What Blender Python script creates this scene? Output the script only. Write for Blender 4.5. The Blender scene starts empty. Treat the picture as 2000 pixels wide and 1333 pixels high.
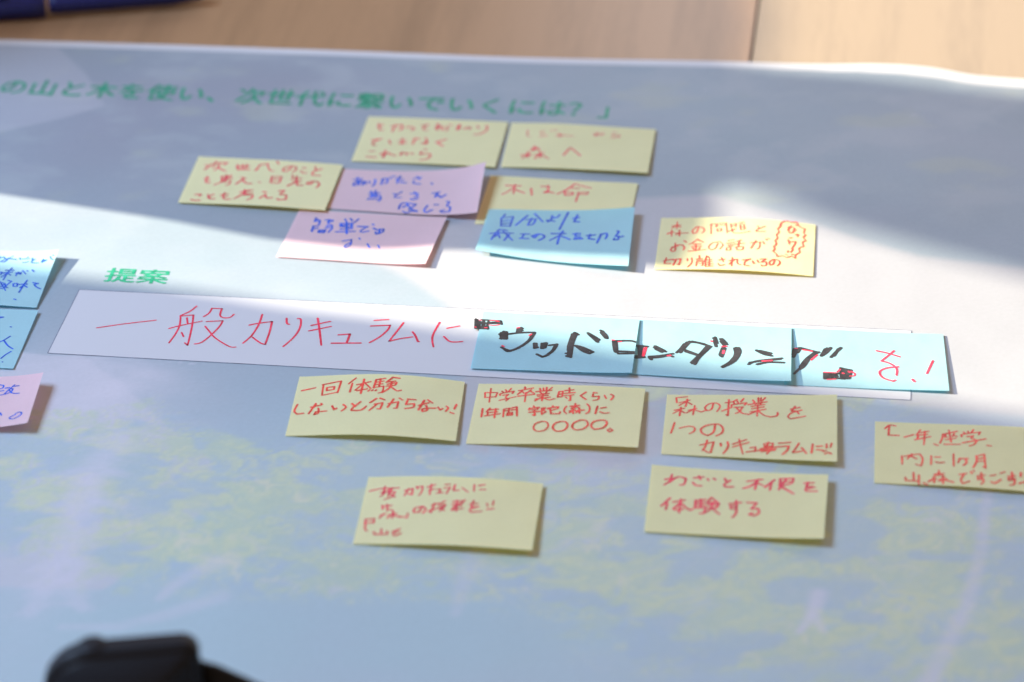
# A paper planning sheet with sticky notes on two wooden tables, lit through a window from the left.
import bpy, bmesh, math, random
import numpy as np
from mathutils import Vector, Matrix
from mathutils.geometry import tessellate_polygon

scene = bpy.context.scene
COL = scene.collection
CAM = [[0.999925,-0.006124,-0.010591],[0.012234,0.50056,0.865615],[-0.0,-0.86568,0.500597],[0.0,-1.258,0.727485]]
LENS = 110.396
LAMP = [-4.461652,0.537983,2.191856]

# ------------------------------------------------------------------ camera, light, exposure
cam_data = bpy.data.cameras.new('camera')
cam = bpy.data.objects.new('camera', cam_data)
COL.objects.link(cam)
M = Matrix.Identity(4)
for i in range(3):
    for j in range(3):
        M[j][i] = CAM[i][j]
M.translation = Vector(CAM[3])
cam.matrix_world = M
cam_data.sensor_width = 36.0
cam_data.lens = LENS
cam_data.clip_start = 0.05
cam_data.clip_end = 100.0
cam_data.dof.use_dof = True
cam_data.dof.focus_distance = 1.447
cam_data.dof.aperture_fstop = 5.9
scene.camera = cam

world = bpy.data.worlds.new('World')
scene.world = world
world.use_nodes = True
bg = world.node_tree.nodes['Background']
bg.inputs['Color'].default_value = (1.0, 0.68, 0.45, 1)
bg.inputs['Strength'].default_value = 0.34

def aim(o, target):
    d = Vector(target) - o.location
    o.rotation_euler = d.to_track_quat('-Z', 'Y').to_euler()

# low sun coming through the window on the left
sl = bpy.data.lights.new('sunbeam', 'SPOT')
sl.energy = 3900.0
sl.color = (1.0, 0.90, 0.66)
sl.shadow_soft_size = 0.021
sl.spot_size = math.radians(20)
sl.spot_blend = 0.1
so = bpy.data.objects.new('sunbeam', sl)
COL.objects.link(so)
so.location = LAMP
aim(so, (0, 0.1, 0))

def area(name, loc, target, sx, sy, power, color):
    l = bpy.data.lights.new(name, 'AREA')
    l.shape = 'RECTANGLE'; l.size = sx; l.size_y = sy
    l.energy = power; l.color = color
    o = bpy.data.objects.new(name, l)
    COL.objects.link(o); o.location = loc
    aim(o, target)
    return o
area('window_skylight', (-1.40, 0.15, 1.33), (0, 0, 0), 1.1, 0.75, 58.5, (0.47, 0.68, 1.0))
area('far_window', (0.68, 2.6, 1.15), (0.1, 0.2, 0), 1.3, 0.8, 12.0, (0.90, 0.84, 0.86))

vs = scene.view_settings
vs.view_transform = 'Standard'; vs.look = 'None'; vs.exposure = 0.08; vs.gamma = 1.0
vs.use_curve_mapping = False
scene.cycles.use_denoising = True
scene.cycles.max_bounces = 8
scene.cycles.transmission_bounces = 6

# ------------------------------------------------------------------ measurements (metres)
FAR_MASK_X, FAR_MASK_HOLES = -1.55, [[[0.28859,0.64851],[0.28928,0.67289],[0.2936,0.74522],[0.29909,0.79308],[0.29669,0.79428],[0.29311,0.8006],[0.27762,0.80633],[0.26466,0.81624],[0.25298,0.82652],[0.24143,0.83639],[0.22908,0.84914],[0.15168,0.84299],[0.15897,0.83082],[0.16543,0.81809],[0.17342,0.80144],[0.18003,0.78393],[0.18597,0.77304],[0.19054,0.7618],[0.19314,0.75412],[0.19784,0.74351],[0.20231,0.72698],[0.20538,0.72186],[0.21163,0.70732],[0.21562,0.68991],[0.22143,0.67773],[0.22901,0.65397]],[[0.51638,0.81319],[0.4446,0.80712],[0.41347,0.80669],[0.38613,0.80385],[0.38165,0.80553],[0.37962,0.81373],[0.37722,0.82177],[0.3707,0.8334],[0.36516,0.84475],[0.35575,0.86292],[0.51314,0.87588]]]
NEAR_MASK_X, NEAR_MASK = -0.74, [[0.26831,0.19473],[0.2119,0.20061],[0.20684,0.23283],[0.19906,0.25183],[0.1795,0.29166],[0.16511,0.3145],[0.15829,0.3351],[0.16205,0.3539],[0.15995,0.37428],[0.15612,0.38814],[0.15184,0.39827],[0.16842,0.40134],[0.18973,0.4047],[0.20764,0.40553],[0.22034,0.40541],[0.23997,0.40671],[0.28606,0.4081]]
SHEET_EDGE = [[-0.3412,0.3481],[-0.2832,0.3423],[-0.1882,0.3328],[-0.0941,0.3226],[0.0019,0.3111],[0.0858,0.3031],[0.1413,0.2978],[0.1966,0.2929],[0.232,0.2867],[0.2478,0.2798],[0.2775,0.275],[0.3181,0.2707]]
SEAM = [[0.1455,0.4059],[0.1313,0.2955]]
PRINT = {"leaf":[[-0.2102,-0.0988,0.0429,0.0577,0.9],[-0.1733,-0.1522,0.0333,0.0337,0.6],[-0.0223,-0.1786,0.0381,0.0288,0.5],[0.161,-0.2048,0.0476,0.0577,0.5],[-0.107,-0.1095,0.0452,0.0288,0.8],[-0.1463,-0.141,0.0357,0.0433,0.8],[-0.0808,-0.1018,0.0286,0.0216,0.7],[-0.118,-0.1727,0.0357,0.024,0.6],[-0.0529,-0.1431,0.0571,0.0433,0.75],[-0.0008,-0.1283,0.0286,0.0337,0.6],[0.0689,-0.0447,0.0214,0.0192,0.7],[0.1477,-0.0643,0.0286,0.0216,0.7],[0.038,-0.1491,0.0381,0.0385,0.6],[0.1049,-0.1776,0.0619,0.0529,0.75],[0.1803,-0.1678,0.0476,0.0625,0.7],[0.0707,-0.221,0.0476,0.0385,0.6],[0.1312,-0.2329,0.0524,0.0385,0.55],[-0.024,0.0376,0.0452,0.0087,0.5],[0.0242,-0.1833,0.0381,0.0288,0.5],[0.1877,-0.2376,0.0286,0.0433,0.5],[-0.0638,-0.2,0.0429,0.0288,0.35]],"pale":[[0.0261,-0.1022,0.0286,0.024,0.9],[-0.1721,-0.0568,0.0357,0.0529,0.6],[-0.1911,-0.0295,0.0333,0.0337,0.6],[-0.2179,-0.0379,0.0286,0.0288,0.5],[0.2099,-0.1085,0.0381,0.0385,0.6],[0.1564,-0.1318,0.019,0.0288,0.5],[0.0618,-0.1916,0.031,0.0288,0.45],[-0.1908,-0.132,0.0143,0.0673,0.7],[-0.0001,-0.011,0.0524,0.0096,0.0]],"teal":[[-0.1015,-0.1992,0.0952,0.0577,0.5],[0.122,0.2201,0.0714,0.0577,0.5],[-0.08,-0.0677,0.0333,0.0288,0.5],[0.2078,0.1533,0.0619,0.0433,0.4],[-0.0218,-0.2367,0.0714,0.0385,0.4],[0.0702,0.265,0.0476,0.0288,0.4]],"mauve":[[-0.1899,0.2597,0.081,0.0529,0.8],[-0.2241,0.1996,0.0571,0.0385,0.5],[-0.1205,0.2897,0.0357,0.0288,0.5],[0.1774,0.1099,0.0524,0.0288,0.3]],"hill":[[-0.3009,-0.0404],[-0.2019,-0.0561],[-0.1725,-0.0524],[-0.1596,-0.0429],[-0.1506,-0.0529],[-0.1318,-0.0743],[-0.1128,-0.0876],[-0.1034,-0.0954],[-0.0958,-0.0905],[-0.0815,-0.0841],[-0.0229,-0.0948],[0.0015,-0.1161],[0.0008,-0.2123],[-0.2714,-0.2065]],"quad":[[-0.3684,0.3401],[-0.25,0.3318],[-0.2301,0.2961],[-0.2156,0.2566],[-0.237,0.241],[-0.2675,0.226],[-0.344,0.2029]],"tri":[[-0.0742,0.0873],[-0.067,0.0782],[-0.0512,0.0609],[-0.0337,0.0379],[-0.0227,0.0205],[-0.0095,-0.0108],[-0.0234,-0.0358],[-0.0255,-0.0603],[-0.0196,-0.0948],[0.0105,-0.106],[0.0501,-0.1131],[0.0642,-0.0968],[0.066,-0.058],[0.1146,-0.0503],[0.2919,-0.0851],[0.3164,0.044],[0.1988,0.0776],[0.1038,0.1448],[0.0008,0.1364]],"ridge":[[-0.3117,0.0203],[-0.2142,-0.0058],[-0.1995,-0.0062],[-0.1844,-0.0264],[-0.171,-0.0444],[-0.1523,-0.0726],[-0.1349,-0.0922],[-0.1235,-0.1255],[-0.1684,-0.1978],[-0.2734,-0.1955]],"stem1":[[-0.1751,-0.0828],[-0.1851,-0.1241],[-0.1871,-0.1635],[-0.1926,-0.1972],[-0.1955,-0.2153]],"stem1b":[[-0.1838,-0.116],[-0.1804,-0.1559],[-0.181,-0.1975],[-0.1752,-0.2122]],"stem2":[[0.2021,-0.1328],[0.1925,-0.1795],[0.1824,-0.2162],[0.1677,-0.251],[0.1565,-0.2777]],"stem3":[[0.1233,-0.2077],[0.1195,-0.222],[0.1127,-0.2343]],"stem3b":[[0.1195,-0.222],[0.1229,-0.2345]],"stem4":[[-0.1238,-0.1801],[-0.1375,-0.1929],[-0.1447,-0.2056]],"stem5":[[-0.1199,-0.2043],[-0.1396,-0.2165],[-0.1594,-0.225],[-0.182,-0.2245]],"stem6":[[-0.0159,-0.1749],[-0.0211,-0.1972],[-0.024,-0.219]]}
NOTES = {
  'Y1': {"c":[[-0.0744,0.23815],[-0.00056,0.22831],[-0.00754,0.1752],[-0.0815,0.18615]],"base":0.0004,"lift":[0.0,0.0005,0.001,0.0],"hump":[0.0005,0.0006],"he":1,"pw":3,"wav":0.000348,"ph":2.223529},
  'Y2': {"c":[[0.00114,0.22868],[0.07653,0.21746],[0.06996,0.16503],[-0.00467,0.17709]],"base":0.0004,"lift":[0.0,0.0006,0.0016,0.0],"hump":[0.0009,0.0015],"he":1,"pw":3,"wav":0.000587,"ph":0.861379},
  'Y3': {"c":[[-0.16044,0.19277],[-0.0854,0.17946],[-0.09232,0.12822],[-0.16674,0.14153]],"base":0.0008,"lift":[0.0,0.0008,0.0016,0.0],"hump":[0.0008,0.0012],"he":1.2,"pw":3,"wav":0.00029,"ph":3.742384},
  'P1': {"c":[[-0.0851,0.17753],[-0.01214,0.16783],[-0.01645,0.11927],[-0.0918,0.13423]],"base":0.0004,"lift":[0.0,0.008,0.0045,0.0],"hump":[0.0,0.0],"he":1,"pw":4,"wav":0.000463,"ph":4.825201},
  'P2': {"c":[[-0.10528,0.13291],[-0.03148,0.12047],[-0.04125,0.07124],[-0.11412,0.08333]],"base":0.0007,"lift":[0.0,0.0012,0.0019,0.0],"hump":[0.0,0.0],"he":1,"pw":5,"wav":0.000547,"ph":4.766672},
  'Y4': {"c":[[-0.00992,0.16822],[0.06467,0.15632],[0.05833,0.11248],[-0.01778,0.11555]],"base":0.0003,"lift":[0.0,0.0004,0.0,0.0],"hump":[0.0002,0.0],"he":1,"pw":3,"wav":0.000593,"ph":1.694913},
  'B1': {"c":[[-0.01055,0.13022],[0.06179,0.12401],[0.05621,0.0641],[-0.01734,0.08316]],"base":0.0008,"lift":[0.0,0.0034,0.0028,0.0026],"hump":[0.0,0.0],"he":1,"pw":2.5,"wav":0.000586,"ph":1.357531},
  'Y5': {"c":[[0.07473,0.11963],[0.15036,0.10986],[0.14439,0.05702],[0.06889,0.06647]],"base":0.0003,"lift":[0.0,0.0004,0.0005,0.0],"hump":[0.002,0.0019],"he":1.15,"pw":3,"wav":0.000406,"ph":5.704478},
  'BL1': {"c":[[-0.29707,0.10136],[-0.21947,0.08574],[-0.22445,0.03526],[-0.29989,0.04347]],"base":0.0006,"lift":[0.0,0.0045,0.0005,0.0],"hump":[0.0,0.0014],"he":1,"pw":4,"wav":0.000586,"ph":4.890172},
  'BL2': {"c":[[-0.30058,0.04303],[-0.22299,0.03171],[-0.22797,-0.02095],[-0.3036,-0.01163]],"base":0.0003,"lift":[0.0,0.0014,0.0006,0.0],"hump":[0.0,0.0005],"he":1,"pw":3,"wav":0.000508,"ph":4.948755},
  'PL': {"c":[[-0.29523,-0.01924],[-0.21208,-0.03413],[-0.21404,-0.07585],[-0.29511,-0.07274]],"base":0.0003,"lift":[0.0,0.006,0.005,0.0],"hump":[0.0,0.0],"he":1,"pw":4,"wav":0.000405,"ph":2.359557},
  'T1': {"c":[[-0.0133,0.02669],[0.0598,0.0167],[0.05405,-0.03512],[-0.01904,-0.02598]],"base":0.0009,"lift":[0.0,0.0005,0.0022,0.0],"hump":[0.0,0.0004],"he":1,"pw":3,"wav":0.00033,"ph":4.715134},
  'T2': {"c":[[0.05926,0.01788],[0.12999,0.00773],[0.12536,-0.04435],[0.05232,-0.03222]],"base":0.0006,"lift":[0.0,0.0004,0.0024,0.0],"hump":[0.0,0.0006],"he":1,"pw":3,"wav":0.00054,"ph":0.758962},
  'T3': {"c":[[0.12869,0.00898],[0.19947,-1e-05],[0.19563,-0.05237],[0.12257,-0.04291]],"base":0.0003,"lift":[0.0,0.0006,0.0014,0.0],"hump":[0.0,0.0003],"he":1,"pw":3,"wav":0.000342,"ph":1.109321},
  'Y6': {"c":[[-0.09673,-0.03042],[-0.02152,-0.0381],[-0.02517,-0.09063],[-0.10036,-0.08156]],"base":0.0003,"lift":[0.0,0.0008,0.0019,0.0],"hump":[0.0029,0.0027],"he":1.15,"pw":3,"wav":0.000264,"ph":5.378794},
  'Y7': {"c":[[-0.01528,-0.03872],[0.0597,-0.04701],[0.0542,-0.09951],[-0.02073,-0.0898]],"base":0.0003,"lift":[0.0,0.0012,0.003,0.0],"hump":[0.0015,0.0019],"he":1.15,"pw":3,"wav":0.000479,"ph":2.422451},
  'Y8': {"c":[[0.06934,-0.05016],[0.14504,-0.05562],[0.13952,-0.11293],[0.06422,-0.10019]],"base":0.0003,"lift":[0.0,0.0022,0.003,0.0],"hump":[0.0003,0.0006],"he":1.1,"pw":2,"wav":0.000278,"ph":5.933989},
  'Y9': {"c":[[0.15999,-0.07537],[0.23575,-0.0842],[0.22781,-0.13797],[0.15433,-0.12555]],"base":0.0003,"lift":[0.0,0.0005,0.0016,0.0],"hump":[0.0004,0.001],"he":1.1,"pw":2,"wav":0.000461,"ph":3.865124},
  'Y10': {"c":[[-0.06247,-0.11594],[0.01262,-0.12503],[0.00719,-0.17852],[-0.06735,-0.16775]],"base":0.0003,"lift":[0.0,0.0012,0.0028,0.0],"hump":[0.0024,0.0023],"he":1.1,"pw":3,"wav":0.000379,"ph":1.783403},
  'Y11': {"c":[[0.05979,-0.10947],[0.13476,-0.12356],[0.12815,-0.17373],[0.05425,-0.16164]],"base":0.0003,"lift":[0.0004,0.0033,0.0038,0.0003],"hump":[0.0,0.0005],"he":1,"pw":2,"wav":0.000401,"ph":5.712111},
  'BOX': {"c":[[-0.20633,0.05397],[0.18541,0.00503],[0.17793,-0.05732],[-0.21418,-0.00602]],"base":0.00012,"lift":[0.0,0.0,0.0,0.0],"hump":[0.0,0.0],"he":1,"pw":1,"wav":0.0,"ph":3.438033},
}
WRITING = {
  'Y1': '|c 0.93|136,344,196,275;142,237,173,449,210,431;283,317,393,252,402,394,376,426;321,261,312,491;447,331,489,303,536,363,507,424;605,253,673,210;660,217,626,322,643,392,678,387;747,269,805,227;767,160,783,360,760,348,801,271,834,281,829,368;866,248,888,332,868,392;891,187,911,199;1006,158,980,263,1017,273,980,349;1001,202,989,348;1057,311,1094,234,1128,258,1110,304;1188,178,1209,261;1286,164,1299,306,1249,442,1182,481;132,795,233,742;209,764,156,849,159,948,196,957;313,775,341,898;416,776,485,753;444,702,468,882,427,873,503,836;563,730,629,679;583,670,571,884;665,845,721,781,695,869;689,657,722,838;906,674,815,784,894,902;150,1173,201,1153;139,1341,243,1357;274,1242,322,1194;316,1111,319,1361;299,1308,357,1190,389,1242,438,1278;475,1218,550,1167,550,1251;494,1146,489,1258;586,1177,615,1202;711,1022,741,1047;694,1109,687,1207,754,1172,798,1208,781,1336,707,1386;',
  'Y2': '|c 0.65|189,249,195,452,235,465;324,299,367,281;329,371,365,382;328,473,403,422;426,246,444,258;469,226,488,252;490,411,566,371,544,432;520,335,533,463;577,398,674,410;867,300,961,265,955,311,879,341;907,233,897,352;969,249,979,276;1071,199,1107,221;1066,259,1078,315,1146,287,1132,348,1056,393;|c 0.93|269,877,345,843;298,790,304,946;304,875,266,963;303,861,360,927;181,1108,273,1061;242,992,251,1175;249,1091,197,1206;249,1091,285,1102;320,1100,409,1007;364,983,381,1164;364,1053,328,1211;378,1066,470,1197;613,1064,661,815,683,825,785,1051;',
  'Y3': '|c 0.93|107,265,137,288;120,417,172,227;204,137,196,335;194,195,326,162;326,162,297,237;250,215,239,385,218,430;244,300,282,379,343,441;434,303,568,229;435,218,460,370,577,355;487,211,515,349;528,191,541,317;668,186,643,389;658,273,652,360;659,188,725,149;736,133,769,286,806,365,831,361;825,47,853,129;1001,186,967,336,927,358,923,259,982,176,1041,192,1049,290,1024,367;1108,205,1143,211;1103,306,1137,369,1171,360;1231,146,1251,240;1307,197,1233,302,1234,415,1317,421;181,630,188,809,215,846,239,830;162,716,207,696;180,782,221,763;325,625,426,599;336,707,444,667;369,564,382,785;414,573,369,759,285,907;365,787,438,751,436,863,406,894;333,624,352,789;526,629,582,651;565,653,505,855;555,710,613,815,664,809;727,758,745,764;838,544,848,753,926,753;848,556,937,540,939,750;848,655,927,626;1036,463,1055,543;1037,603,1143,550;1084,494,1106,671;1031,828,1093,703;1073,679,1147,648;1115,669,1120,780,1181,778;1274,629,1251,718,1211,715,1241,638,1298,608,1343,694,1323,811;138,1225,198,1218,189,1273;119,1389,148,1413,216,1405;267,1210,299,1316;327,1204,276,1277,303,1342,355,1338;431,1139,433,1276,470,1354,519,1336;399,1224,471,1176;426,1290,474,1258;583,1109,702,1026;623,1022,627,1173;660,1031,605,1203,551,1319;610,1175,715,1121;639,1199,724,1188,727,1270,685,1344;811,1065,847,1072;805,1272,856,1140;843,1170,881,1259,929,1236;968,1008,1025,982,991,1113,1061,1125,1070,1260,997,1290,983,1252;',
  'P1': '|b 1.05|148,393,235,337;182,299,197,473,226,579;227,387,215,565,172,612,173,494,219,436,260,492,261,588;258,429,272,522;279,425,295,534;314,419,330,496;368,347,381,471,368,600;437,337,493,282;451,303,451,523;495,298,503,422,487,487;517,248,530,294;540,214,566,212;585,320,630,238;617,193,607,457;640,346,664,313;643,423,701,433;766,279,842,234;795,203,831,309;774,369,781,444,853,472;965,447,976,477;362,883,469,832;369,788,394,861;417,748,418,841;377,942,450,897;374,1005,473,954;393,846,408,998;438,868,442,991;365,1084,490,1043;478,922,498,1041,478,1137;385,941,436,930;608,839,645,863;686,752,639,894,629,971,697,960;779,816,855,796;816,754,863,897,824,944;794,991,830,1016,869,969;1001,793,1076,757;1052,782,1037,922;1037,922,1056,839,1098,940,1143,849;707,1356,716,1179,764,1141,869,1170;743,1291,772,1227;764,1141,832,1333,886,1382;862,1185,809,1365;756,1433,794,1483,831,1419;828,1391,897,1408;982,1203,962,1373,991,1426,1044,1340;1048,1173,1090,1174;1168,1072,1196,1103,1178,1209,1216,1268,1217,1401,1151,1423,1123,1381,1162,1342;',
  'P2': '|b 1.16|207,230,209,362,239,312;207,289,246,296;259,323,266,425;310,283,385,284;344,262,355,394;387,299,373,331;220,493,229,668;222,507,273,468;243,577,275,541;348,469,393,431,413,531,397,666;350,542,382,507;295,611,297,684,354,688,359,600,295,611;311,652,354,630;497,220,528,304;550,196,579,265;634,196,606,320;473,373,590,338,600,469;483,371,487,459,609,467;491,429,599,395;533,333,585,676;468,639,656,590;500,545,616,510;660,429,762,424;753,426,708,566,733,605,790,551;795,336,812,356;823,457,856,494;862,566,877,635,930,552,927,466,867,506;890,473,902,616;|b 0.88|579,910,650,853;657,837,673,1006,641,1098,621,1060,656,952;728,789,742,820;836,945,862,1025,875,1050;945,965,971,1045;',
  'Y4': '|c 0.93|185,298,338,288;276,258,286,539;275,339,222,494,175,580;299,416,393,509;447,351,474,565;541,265,626,263;606,225,629,444,584,465,613,405,686,463;871,118,803,332,722,486;871,118,962,191,1042,239;849,267,925,270;790,391,801,518,867,496,878,422,797,418;920,417,1028,389,1017,465,949,472;932,415,926,722;',
  'B1': '|b 1.16|181,170,168,261;153,294,175,585;155,308,270,245,264,576;181,407,246,365;185,509,246,466;175,585,254,558;412,184,319,519;481,122,582,362;406,322,506,280,486,456,437,493;463,272,437,493;663,172,661,275,633,355,621,305,700,336;667,236,709,220;737,130,718,220;820,66,764,568;920,142,898,338,950,338;883,240,942,216;87,883,173,805;173,703,133,924,122,1076;151,740,224,702;150,829,316,785;177,848,138,980;211,749,264,872,327,1015;279,839,246,1049;182,904,198,984;233,713,252,735;393,788,476,764;426,778,412,916;392,923,479,908;561,756,535,866,506,822,560,743,621,768,627,843,583,931;693,703,836,684;806,614,781,740,773,1000;781,740,691,905;799,762,890,850;913,690,980,675;945,664,934,749,984,735;996,794,937,797,931,834,1014,816;1051,733,1135,709;1083,697,1073,814,1134,836;1185,698,1242,666,1254,723,1242,814;1193,699,1164,928;1350,616,1368,640,1340,749,1383,773,1416,753;1373,751,1369,839,1328,849,1330,804;',
  'Y5': '|r 0.81|117,242,198,220;162,130,166,331;158,243,116,304;166,231,201,283;85,453,141,430;118,367,122,541;114,454,74,477;159,455,282,461;192,370,199,544;192,457,161,505;373,291,362,440,331,476,320,389,356,278,414,306,434,393,416,467;492,195,503,493;493,207,558,195;536,270,568,257;550,195,545,295;574,182,639,167,656,463;583,232,632,230;555,344,561,418,597,405,599,331,555,344;680,189,692,312;681,202,737,172,732,284;690,251,731,235;663,414,734,333;701,336,712,434,762,453,874,387;761,157,809,125;771,205,783,352,823,334,811,187,771,205;777,279,817,261;942,213,961,295;1016,208,945,311,930,376,1019,355;136,873,198,827;167,752,175,948,149,995,133,922,190,814,238,804,261,879,252,951;249,682,276,733;378,651,341,736,303,795;378,651,438,738;343,785,416,787;329,857,426,848;367,785,374,980;339,894,357,943;411,884,397,944;302,990,470,945;577,761,557,907,519,957,492,884,520,763,591,712,627,807,599,930;671,682,727,653;658,756,737,724;675,803,723,787;676,840,725,835;662,889,664,961,704,945,702,873,662,889;800,643,753,698;731,786,827,736;780,670,773,841;750,856,768,938,816,919,822,834,750,856;887,714,979,670,975,829,952,882;938,643,895,869;1003,653,1021,721;1033,572,1042,606;1053,550,1065,564;79,1259,166,1214;100,1175,86,1331,147,1333;167,1238,238,1205,229,1372,212,1359;198,1215,173,1382;302,1207,305,1267;342,1184,347,1316,312,1446;383,1221,447,1198;412,1114,415,1198;393,1257,449,1245;390,1293,450,1281;394,1293,391,1412;450,1281,454,1388,438,1400;416,1341,436,1341;484,1126,466,1293;472,1221,479,1423;501,1149,511,1197;481,1245,536,1232;483,1305,538,1291;481,1364,548,1350;483,1423,551,1409;508,1221,515,1411;601,1241,656,1213;623,1168,646,1285;596,1336,614,1394,661,1367;698,1257,752,1203;727,1158,726,1396;701,1351,745,1228,776,1200,780,1318,813,1349;825,1217,904,1168;896,1176,850,1260,845,1356,893,1371;921,1224,931,1293,943,1279;964,1191,978,1260;992,1162,1047,1137,1002,1243,1049,1220,1052,1315,1013,1348,1004,1314;1128,1165,1115,1276,1087,1306,1081,1212,1119,1131,1168,1154,1178,1235,1156,1313;1154,194,1168,65,1216,0,1265,20;1265,20,1314,-9,1332,85;1332,85,1366,148,1399,161;1399,161,1389,290,1410,345;1410,345,1387,427,1417,504;1417,504,1382,565,1396,683;1396,683,1353,746,1363,865;1363,865,1324,951,1322,1049;1322,1049,1285,999,1238,1050;1238,1050,1197,1013,1150,1051;1150,1051,1140,981,1106,905;1106,905,1121,841,1111,771;1111,771,1133,691,1119,598;1119,598,1141,518,1127,424;1127,424,1150,343,1135,249;1135,249,1162,166,1168,65;1235,168,1267,132,1237,242,1255,335,1287,299,1293,173,1310,242;1303,82,1316,103;1305,368,1337,345,1330,421;1250,485,1282,462;1243,536,1249,596,1317,562,1310,637,1281,794;1253,607,1258,666;1250,852,1243,903;1297,789,1275,893;1228,968,1244,975;1284,951,1308,944;',
  'BL1': '|b 0.83|935,241,993,180;951,171,952,292;996,199,1033,268;982,314,1015,323,1033,268,1038,215,1065,186;1005,258,984,301,984,327;1040,228,1108,235,1120,254;1069,152,1077,158;1148,200,1160,239;1179,225,1244,211;1219,166,1225,179;1193,321,1215,321,1247,295;1272,206,1281,283;1301,233,1278,295,1289,334,1347,337;1370,276,1416,258,1411,282,1377,327;1382,240,1386,328;1397,280,1375,314;1383,278,1415,282;1441,176,1459,241,1481,270;1461,144,1473,165;1007,627,1036,609,1037,674,1011,678;1063,554,1141,544;1048,634,1136,596;1117,482,1094,614,1081,822;1089,641,1048,750;1092,628,1132,687;1170,619,1221,602,1220,652;1193,591,1182,694;1199,629,1218,640;1227,550,1271,637;1267,549,1280,561;1317,529,1342,573;1127,829,1165,849,1120,1021;1059,877,1147,1105;1080,900,1114,920,1100,973;1078,1002,1157,1027;1077,1054,1113,1060;1075,926,1104,998;1118,945,1136,1005;1192,909,1203,983,1238,978,1231,904,1192,909;1248,927,1325,908;1310,810,1296,922,1279,1135;1298,935,1269,1012;1299,947,1337,993;1374,868,1429,892,1392,916,1429,988,1471,1028;1258,1317,1282,1332;',
  'BL2': '|b 0.83|1167,247,1207,212;1157,212,1206,208;1308,454,1319,457;1344,696,1304,796,1267,860;1304,808,1359,932,1419,1014;1412,1079,1375,1165,1348,1262;1374,1347,1379,1352;',
  'PL': '|b 0.88|1152,248,1187,282,1183,354,1163,368;1154,439,1200,431;1280,280,1241,424,1211,542,1181,553;1279,325,1320,321;1243,388,1275,397,1268,486,1221,545;1247,425,1282,527,1342,553;1209,360,1240,350;1230,1084,1250,1161;1367,1165,1395,1134,1418,1165,1414,1234,1374,1302,1338,1303,1328,1254,1369,1193;',
  'BOX': '|s 0.98|173,876,288,757,436,630;600,258,581,376,543,495;543,495,558,707,557,904,544,1129;547,502,603,465,619,728,632,1045,635,1158,618,1110;578,540,594,680;515,804,563,724,656,597;582,880,600,973;678,297,673,408,654,494;676,289,726,286,729,430,747,489,780,481,794,405;678,602,753,565,749,695,724,915,694,1082,665,1124;681,712,708,813,750,962,830,1135,864,1144;|s 1.03|887,634,927,579,988,525,995,776,996,1049,970,1020,923,900;929,372,930,614,917,867,890,1049;1051,432,1061,546,1074,570;1104,428,1120,442,1130,618,1120,833,1084,1079;1180,570,1263,452;1178,695,1275,568;1198,396,1223,631,1259,1000;1323,751,1376,717,1374,910;1304,945,1440,907;1470,380,1536,343;1462,512,1551,471,1547,574,1521,739,1480,889;1611,399,1592,598,1569,832,1614,768,1672,710;1666,598,1685,681,1703,799,1709,806;1781,349,1766,626,1771,782,1784,908;1823,475,1880,408;1819,665,1850,762,1880,775,1912,755;',
  'T1': '|k 1.41|-55,216,-38,470;-39,234,-24,462;-39,464,85,458;69,392,78,463;1,228,185,230,203,321,169,305,75,319;73,299,173,263;-1,290,54,425;44,304,17,431;24,245,26,450;-16,292,-3,454;70,258,66,403;|s 0.69|-20,241,2,244;83,236,134,228,172,247;179,335,137,362,85,355;-49,430,-34,434;47,437,69,433;143,247,172,253;|k 1.74|205,589,262,561;216,629,272,601;218,700,278,683;217,546,229,709;236,513,255,706;259,521,273,704;271,581,398,524,528,499;528,509,498,699,425,891,346,1001,294,986,246,931;510,553,486,741,412,923;340,1018,304,1026,262,949;365,424,365,528;392,390,391,525;367,403,404,409;372,465,404,461;548,796,561,918;563,795,570,896;557,918,584,895;620,788,622,921;641,776,637,920;656,774,650,898;689,832,745,805;759,793,745,918,691,1087,645,1142,590,1078;750,835,728,981,672,1119;908,462,887,653,881,901,887,1105;928,481,907,733,910,1123;893,506,875,799,877,943;886,507,944,510;860,1026,882,1024;872,1096,909,1112;934,813,1001,846,1108,957,1075,1002,1014,947,949,831;958,851,1066,972;1032,456,1083,523,1147,620;1045,486,1136,684;1069,525,1141,642;1147,367,1205,487,1221,580;1158,429,1209,571;1163,386,1215,549;1286,648,1315,919,1338,939;1307,656,1328,897;1286,641,1437,625,1492,658;1322,918,1492,933;1347,984,1494,975;|s 1.03|356,401,373,388;486,587,502,554;250,890,267,912;1270,617,1292,622;1330,660,1359,654;',
  'T2': '|k 1.74|39,734,137,743;57,754,83,1027;81,751,99,1025;69,753,91,1026;34,1011,122,1022;45,1055,123,1037;202,757,263,840,316,854;208,721,303,833;221,800,281,871;170,1015,271,976,387,899;180,1047,273,1010,350,952,391,979;175,1037,194,1084;507,566,466,713,421,859;530,539,496,684,456,852;485,617,439,833;508,578,571,543,653,585,736,639;523,552,620,557,720,624;554,534,669,582;493,777,617,880;503,821,618,903;720,642,685,764,621,959,580,1126;729,652,637,957,605,1145;696,647,641,864,568,1106;683,718,593,1056;752,404,771,471,788,630;767,378,793,536;762,472,784,631;821,415,853,526,887,556;834,413,878,522;828,484,864,594;857,642,831,831,849,898;866,664,849,875;850,666,834,808;962,649,974,811,940,1001,858,1172;998,633,1013,759,971,997,866,1183;978,635,987,832,926,1072;990,809,911,1119;1171,683,1244,782,1317,824;1203,692,1308,754;1212,726,1300,790;1103,1075,1184,975,1412,883;1114,1027,1224,971,1397,912;1186,1068,1287,1002,1429,1004;|s 1.26|123,780,113,1000;114,793,109,1000;342,964,365,951;733,489,743,499;844,621,884,610;862,734,858,804;1231,975,1318,955;',
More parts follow.
